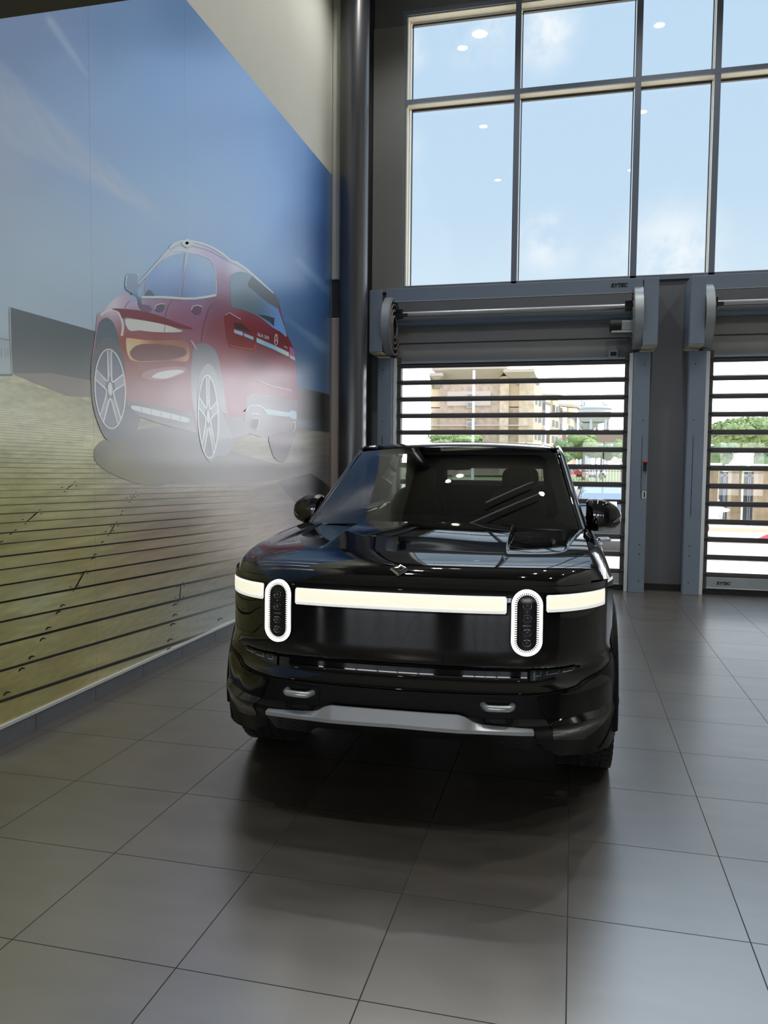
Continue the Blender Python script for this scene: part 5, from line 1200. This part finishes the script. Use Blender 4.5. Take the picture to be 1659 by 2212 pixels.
# cars
def car(label, cat, loc, rz, L, W_, Hh, body, name='car', nose=.28, hoodh=.62):
    t = thing(name, label, cat, loc, rz)
    x0, y0, z0 = loc
    def T(p): q = Matrix.Rotation(rz, 3, 'Z')@Vector(p); return (x0+q.x, y0+q.y, z0+q.z)
    # profile along y (front = -y)
    pr = [(-.5, .30), (-.5, .50), (-.47, hoodh*.92), (-.40, hoodh), (-.5+nose, hoodh*1.08), (.42, hoodh*1.06), (.49, hoodh*.98), (.5, .5), (.48, .28)]
    P = []
    for k in range(9):
        a = -1+2*k/8; P.append([T((a*W_/2*(1-.0*abs(a)), y*L+(.10*a*a*L*.5 if y < -.3 else 0), Hh*z*(1-.05*a*a if z > .5 else 1))) for y, z in pr])
    P = [[T((-W_/2, y*L*.98, Hh*.28)) for y, z in pr]]+P+[[T((W_/2, y*L*.98, Hh*.28)) for y, z in pr]]
    MB().grid(P).build('body', body, t, smooth=40)
    cab = [(-.5+nose, hoodh*1.06), (-.5+nose+.16, .97), (-.5+nose+.24, 1.0), (.25, .99), (.42, hoodh*1.04)]
    R_ = [[T((s_*W_/2*(.92-.22*(z-hoodh)/(1-hoodh)), y*L, Hh*z)) for y, z in cab] for s_ in (-1, -.5, 0, .5, 1)]
    MB().grid(R_).build('roof', body, t, smooth=30)
    gl_ = MB(); gl_.grid([[T((s_*W_/2*(.84-.20*(z-hoodh)/(1-hoodh)), y*L-.03, Hh*z+.02)) for y, z in cab[:2]] for s_ in (-1, -.5, 0, .5, 1)])
    gl_.build('windscreen', XM['carglass'], t)
    for s_ in (-1, 1):
        MB().add([T((s_*W_/2*(.93-.22*(z-hoodh)/(1-hoodh)), y*L, Hh*z)) for y, z in [(-.5+nose+.04, hoodh*1.1), (-.5+nose+.17, .93), (.24, .94), (.36, hoodh*1.1)]], [(0, 1, 2, 3)]).build('side_window', XM['carglass'], t)
        MB().ball(T((s_*W_*.36, -.475*L+.02, Hh*hoodh*.80)), W_*.13, .14, .07).build('head_lamp', XM['lampg'], t, smooth=60)
        mb = MB().ball(T((s_*W_*.56, (-.5+nose+.10)*L, Hh*hoodh*1.12)), .12, .07, .08); mb.build('mirror', body, t, smooth=60)
        for y in (-.32, .30):
            c_ = T((s_*W_*.47, y*L, .33)); w_ = MB().lathe([(0, -.1), (.2, -.11), (.33, -.1), (.33, .1), (.2, .11), (0, .1)], (0, 0, 0), 'x', 24)
            w_.v = [tuple((Matrix.Rotation(rz, 3, 'Z')@Vector(p))+Vector(c_)) for p in w_.v]; w_.build('wheel', XM['ltyre'], t, smooth=40)
    g_ = MB(); g_.patch([(-.30*W_, .30*Hh), (.30*W_, .30*Hh), (.24*W_, .50*Hh), (-.24*W_, .50*Hh)], (.3, .3), lambda x, z: T((x, -.5*L-.02+.1*(x/W_*2)**2*L*.5, z))); g_.build('grille', XM['chromeg'], t)
    return t
a = A(1322, 1050, 19.0)
car('grey saloon car parked just outside the door, facing in', 'car', (a[0], 20.4, -.345), 0.05, 4.7, 1.9, 1.46, XM['greycar'], hoodh=.66)
a = A(1243, 1000, 150); car('red car in the far car park, nearest the truck pillar', 'car', (a[0], 150, GZ), 1.35, 4.6, 1.85, 1.7, XM['red'])
a = A(1266, 1000, 156); car('low white car beside the red one in the far car park', 'car', (a[0], 156, GZ), 1.4, 4.4, 1.8, 1.35, XM['white'])
a = A(1291, 1000, 144); car('taller white car with dark windscreen right of the low white one', 'car', (a[0], 144, GZ), .3, 4.6, 1.9, 1.75, XM['white'])
a = A(1490, 1100, 25.5); car('white vehicle nosing past the door frame in front of the stone posts', 'car', (a[0]-1.3, 25.6, GZ), 1.5708-.05, 4.5, 1.85, 1.62, XM['white'], hoodh=.66)
# notice board
a, b_ = A(1321, 990, 100), A(1343, 1001, 100); nb = thing('notice_board', 'small pale notice board at the edge of the lawn', 'sign', (a[0], 100, GZ))
MB().box(a[0], b_[0], 100, 100.1, b_[2], a[2]).build('board', XM['pale'], nb)
for x in (a[0]+.1, b_[0]-.2): MB().box(x, x+.1, 100.02, 100.1, GZ, b_[2]).build('post', XM['pale'], nb)
# stone gate posts and dark gate leaves, the kerbs
def stone(w): pass
for (xa, xb, yt, yb, Y, lab) in ((1529, 1553, 1008, 1122, 33, 'stone gate post nearest the door frame, behind the white vehicle'), (1577, 1604, 1012, 1124, 31, 'middle stone gate post between two dark gate leaves'), (1634, 1690, 1012, 1130, 29, 'rightmost stone gate post with a pale cap')):
    a, b_ = A(xa, yb, Y), A(xb, yt, Y); gp = thing('gate_post', lab, 'post', (a[0], Y, GZ))
    MB().box(a[0], b_[0], Y, Y+.7, GZ, b_[2]).build('shaft', XM['post'], gp, bevel=.02); MB().box(a[0]-.1, b_[0]+.1, Y-.1, Y+.8, b_[2], b_[2]+.14).build('cap', XM['cap'], gp, bevel=.02)
for (xa, xb, Y, lab) in ((1553, 1578, 32.4, 'narrow dark gate leaf between the first two stone posts'), (1604, 1635, 30.4, 'wider dark gate leaf beside the rightmost stone post')):
    a, b_ = A(xa, 1124, Y), A(xb, 1020, Y); g_ = thing('gate', lab, 'gate', (a[0], Y, GZ))
    MB().box(a[0], b_[0], Y, Y+.05, GZ+.05, b_[2]).build('leaf', XM['dark'], g_)
    for k in (.3, .45): MB().box(a[0]+(b_[0]-a[0])*k, a[0]+(b_[0]-a[0])*k+.04, Y-.03, Y, GZ, b_[2]).build('bar', XM['win'], g_)
    MB().box(a[0], b_[0], Y-.03, Y, b_[2]-.16, b_[2]-.1).build('bar', XM['win'], g_)
a, b_ = A(1500, 1140, 26.5), A(1720, 1140, 26.5)
kb = MB().box(a[0]-3, b_[0]+3, 27.6, 28.7, GZ, GZ+.14).build('kerb', XM['curb']); tag(kb, 'pale raised kerb in front of the stone gate posts', 'kerb')
a = A(1633, 1150, 24.5); b_ = A(1720, 1150, 24.5)
rk = MB().add([(a[0], 24.6, GZ), (b_[0], 24.4, GZ), (b_[0], 25.2, GZ), (a[0]+.1, 25.0, GZ), (a[0]+.35, 24.62, GZ+.16), (b_[0], 24.42, GZ+.16), (b_[0], 25.2, GZ+.16), (a[0]+.4, 25.0, GZ+.16)], [(0, 1, 5, 4), (4, 5, 6, 7), (0, 4, 7, 3), (3, 7, 6, 2)]).build('red_kerb', XM['redk']); tag(rk, 'red painted kerb end at the right edge', 'kerb')
# ------------------------------------------------------------------ showroom behind the camera (what the paint mirrors) and the lamps
win_m = mat('showroom_frame', (60, 62, 66), .5)
sb = MB(); sb.box(-9, 9, -9.2, -9, 0, .6); sb.box(-9, 9, -9.2, -9, 2.5, 3.05)
for x in (-9, -6.9, -1.2, 3.6, 6.6): sb.box(x, x+1.5, -9.2, -9, .6, 2.5)
sb.build('wall_back', MT['grey_wall'], kind='structure')
fr_ = MB()
for x in np.arange(-7.5, 7.6, .95): fr_.box(x-.03, x+.03, -9.1, -9.02, .6, 2.5)
fr_.box(-7.5, 8, -9.1, -9.02, 1.4, 1.45); fr_.build('window_2', win_m, kind='structure')
LM = mat('lamp_white', (255, 244, 226), .4, emit=14.); RIM = mat('lamp_rim', (220, 218, 210), .4)
def downlight(x, y, z, r, label, group=None, power=0, col=(1, .985, .96)):
    t = thing('recessed_downlight', label, 'ceiling light', (x, y, z), 0, group)
    MB().lathe([(r*.8, 0), (r, -.012), (r*1.15, -.012), (r*1.2, 0)], (x, y, z), 'z', 24).build('trim_ring', RIM, t, smooth=40)
    MB().lathe([(0.001, -.004), (r*.8, -.004)], (x, y, z), 'z', 24).build('lamp_disc', LM, t)
    if power:
        ld = bpy.data.lights.new('downlight', 'SPOT'); ld.energy = power; ld.color = col; ld.spot_size = math.radians(125); ld.spot_blend = .6; ld.shadow_soft_size = .08
        lo = bpy.data.objects.new('downlight', ld); COL.objects.link(lo); lo.location = (x, y, z-.03)
lab = 'round recessed downlight in the low showroom ceiling behind the viewer'
for x in (-4.2, -1.4, 1.4, 4.2):
    for y in (-.4, -3.0, -5.8): downlight(x, y, 2.95, .075, lab, 'downlights in the showroom ceiling', 16)
lab2 = 'round recessed downlight in the tall bay ceiling'
for x in (-1.9, 1.1, 4.1):
    for y in (3.0, 6.0, 9.0): downlight(x, y, ZC, .10, lab2, 'downlights in the tall bay ceiling', 190)
downlight(-1.58, 9.35, ZC, .15, 'larger round downlight in the tall bay ceiling nearest the corner column', None, 0)
# sun on the yard from behind the building; sky
sd = bpy.data.lights.new('sun', 'SUN'); sd.energy = 4.4; sd.angle = .01; sd.color = (1, .96, .88)
so = bpy.data.objects.new('sun', sd); COL.objects.link(so); so.rotation_euler = Vector((-.55, -.03, -.82)).to_track_quat('-Z', 'Y').to_euler()
w = bpy.data.worlds.new('world'); SC.world = w; w.use_nodes = True; t = w.node_tree; Lk = t.links.new
for n in list(t.nodes): t.nodes.remove(n)
out = nn(t, 'ShaderNodeOutputWorld'); bg = nn(t, 'ShaderNodeBackground'); Lk(bg.outputs[0], out.inputs[0])
tc = nn(t, 'ShaderNodeTexCoord'); sp = nn(t, 'ShaderNodeSeparateXYZ'); Lk(tc.outputs['Generated'], sp.inputs[0])
cr = nn(t, 'ShaderNodeValToRGB'); Lk(sp.outputs[2], cr.inputs[0]); e = cr.color_ramp.elements
e[0].position = 0.; e[0].color = (*[v*5.5 for v in lin((248, 250, 255))], 1); e[1].position = 1.; e[1].color = (*[v*2.5 for v in lin((200, 222, 244))], 1)
q = cr.color_ramp.elements.new(.12); q.color = (*[v*4.6 for v in lin((246, 249, 255))], 1)
for p, c in ((.205, (208, 229, 244)), (.30, (194, 219, 240)), (.5, (188, 216, 240))): q = cr.color_ramp.elements.new(p); q.color = (*lin(c), 1)
for p, k in ((.56, 1.6), (.66, 3.2), (.82, 3.8)): q = cr.color_ramp.elements.new(p); q.color = (*[v*k for v in lin((206, 226, 244))], 1)   # high sky, out of view, made brighter to add light indoors
# clouds: soft puffs broken up by noise
nz = nn(t, 'ShaderNodeTexNoise'); nz.inputs['Scale'].default_value = 14; nz.inputs['Detail'].default_value = 8; nz.inputs['Roughness'].default_value = .62; Lk(tc.outputs['Generated'], nz.inputs['Vector'])
acc = None
def dirn(x, y): d = ray(x, y); return d/np.linalg.norm(d)
for (x, y, rx, amp) in ((1175, 70, .052, 1.), (1040, 60, .06, .6), (1180, 520, .055, .75), (1450, 550, .085, .9), (885, 110, .03, .7), (1350, 560, .05, .5), (880, 320, .03, .25)):
    d = dirn(x, y); vd = nn(t, 'ShaderNodeVectorMath', operation='DISTANCE'); Lk(tc.outputs['Generated'], vd.inputs[0]); vd.inputs[1].default_value = tuple(d)
    mr = nn(t, 'ShaderNodeMapRange', interpolation_type='SMOOTHSTEP'); mr.inputs[1].default_value = 0; mr.inputs[2].default_value = rx; mr.inputs[3].default_value = amp; mr.inputs[4].default_value = 0.; Lk(vd.outputs['Value'], mr.inputs[0])
    if acc is None: acc = mr
    else:
        mx = nn(t, 'ShaderNodeMath', operation='MAXIMUM'); Lk(acc.outputs[0], mx.inputs[0]); Lk(mr.outputs[0], mx.inputs[1]); acc = mx
th = nn(t, 'ShaderNodeMapRange', interpolation_type='SMOOTHSTEP'); th.inputs[1].default_value = .34; th.inputs[2].default_value = .62; Lk(nz.outputs['Fac'], th.inputs[0])
ml = nn(t, 'ShaderNodeMath', operation='MULTIPLY'); Lk(acc.outputs[0], ml.inputs[0]); Lk(th.outputs[0], ml.inputs[1])
mx = nn(t, 'ShaderNodeMix', data_type='RGBA'); Lk(ml.outputs[0], mx.inputs[0]); Lk(cr.outputs[0], mx.inputs[6]); mx.inputs[7].default_value = (*lin((246, 250, 252)), 1)
Lk(mx.outputs[2], bg.inputs[0]); bg.inputs[1].default_value = 1.1
vs_ = SC.view_settings; vs_.view_transform = 'Standard'; vs_.look = 'None'; vs_.exposure = 0.; vs_.gamma = 1.; vs_.use_curve_mapping = False
SC.cycles.use_denoising = True; SC.cycles.sample_clamp_indirect = 6.; SC.cycles.caustics_reflective = False; SC.cycles.caustics_refractive = False
SC.cycles.max_bounces = 8; SC.cycles.transparent_max_bounces = 16; SC.cycles.diffuse_bounces = 4; SC.cycles.glossy_bounces = 4
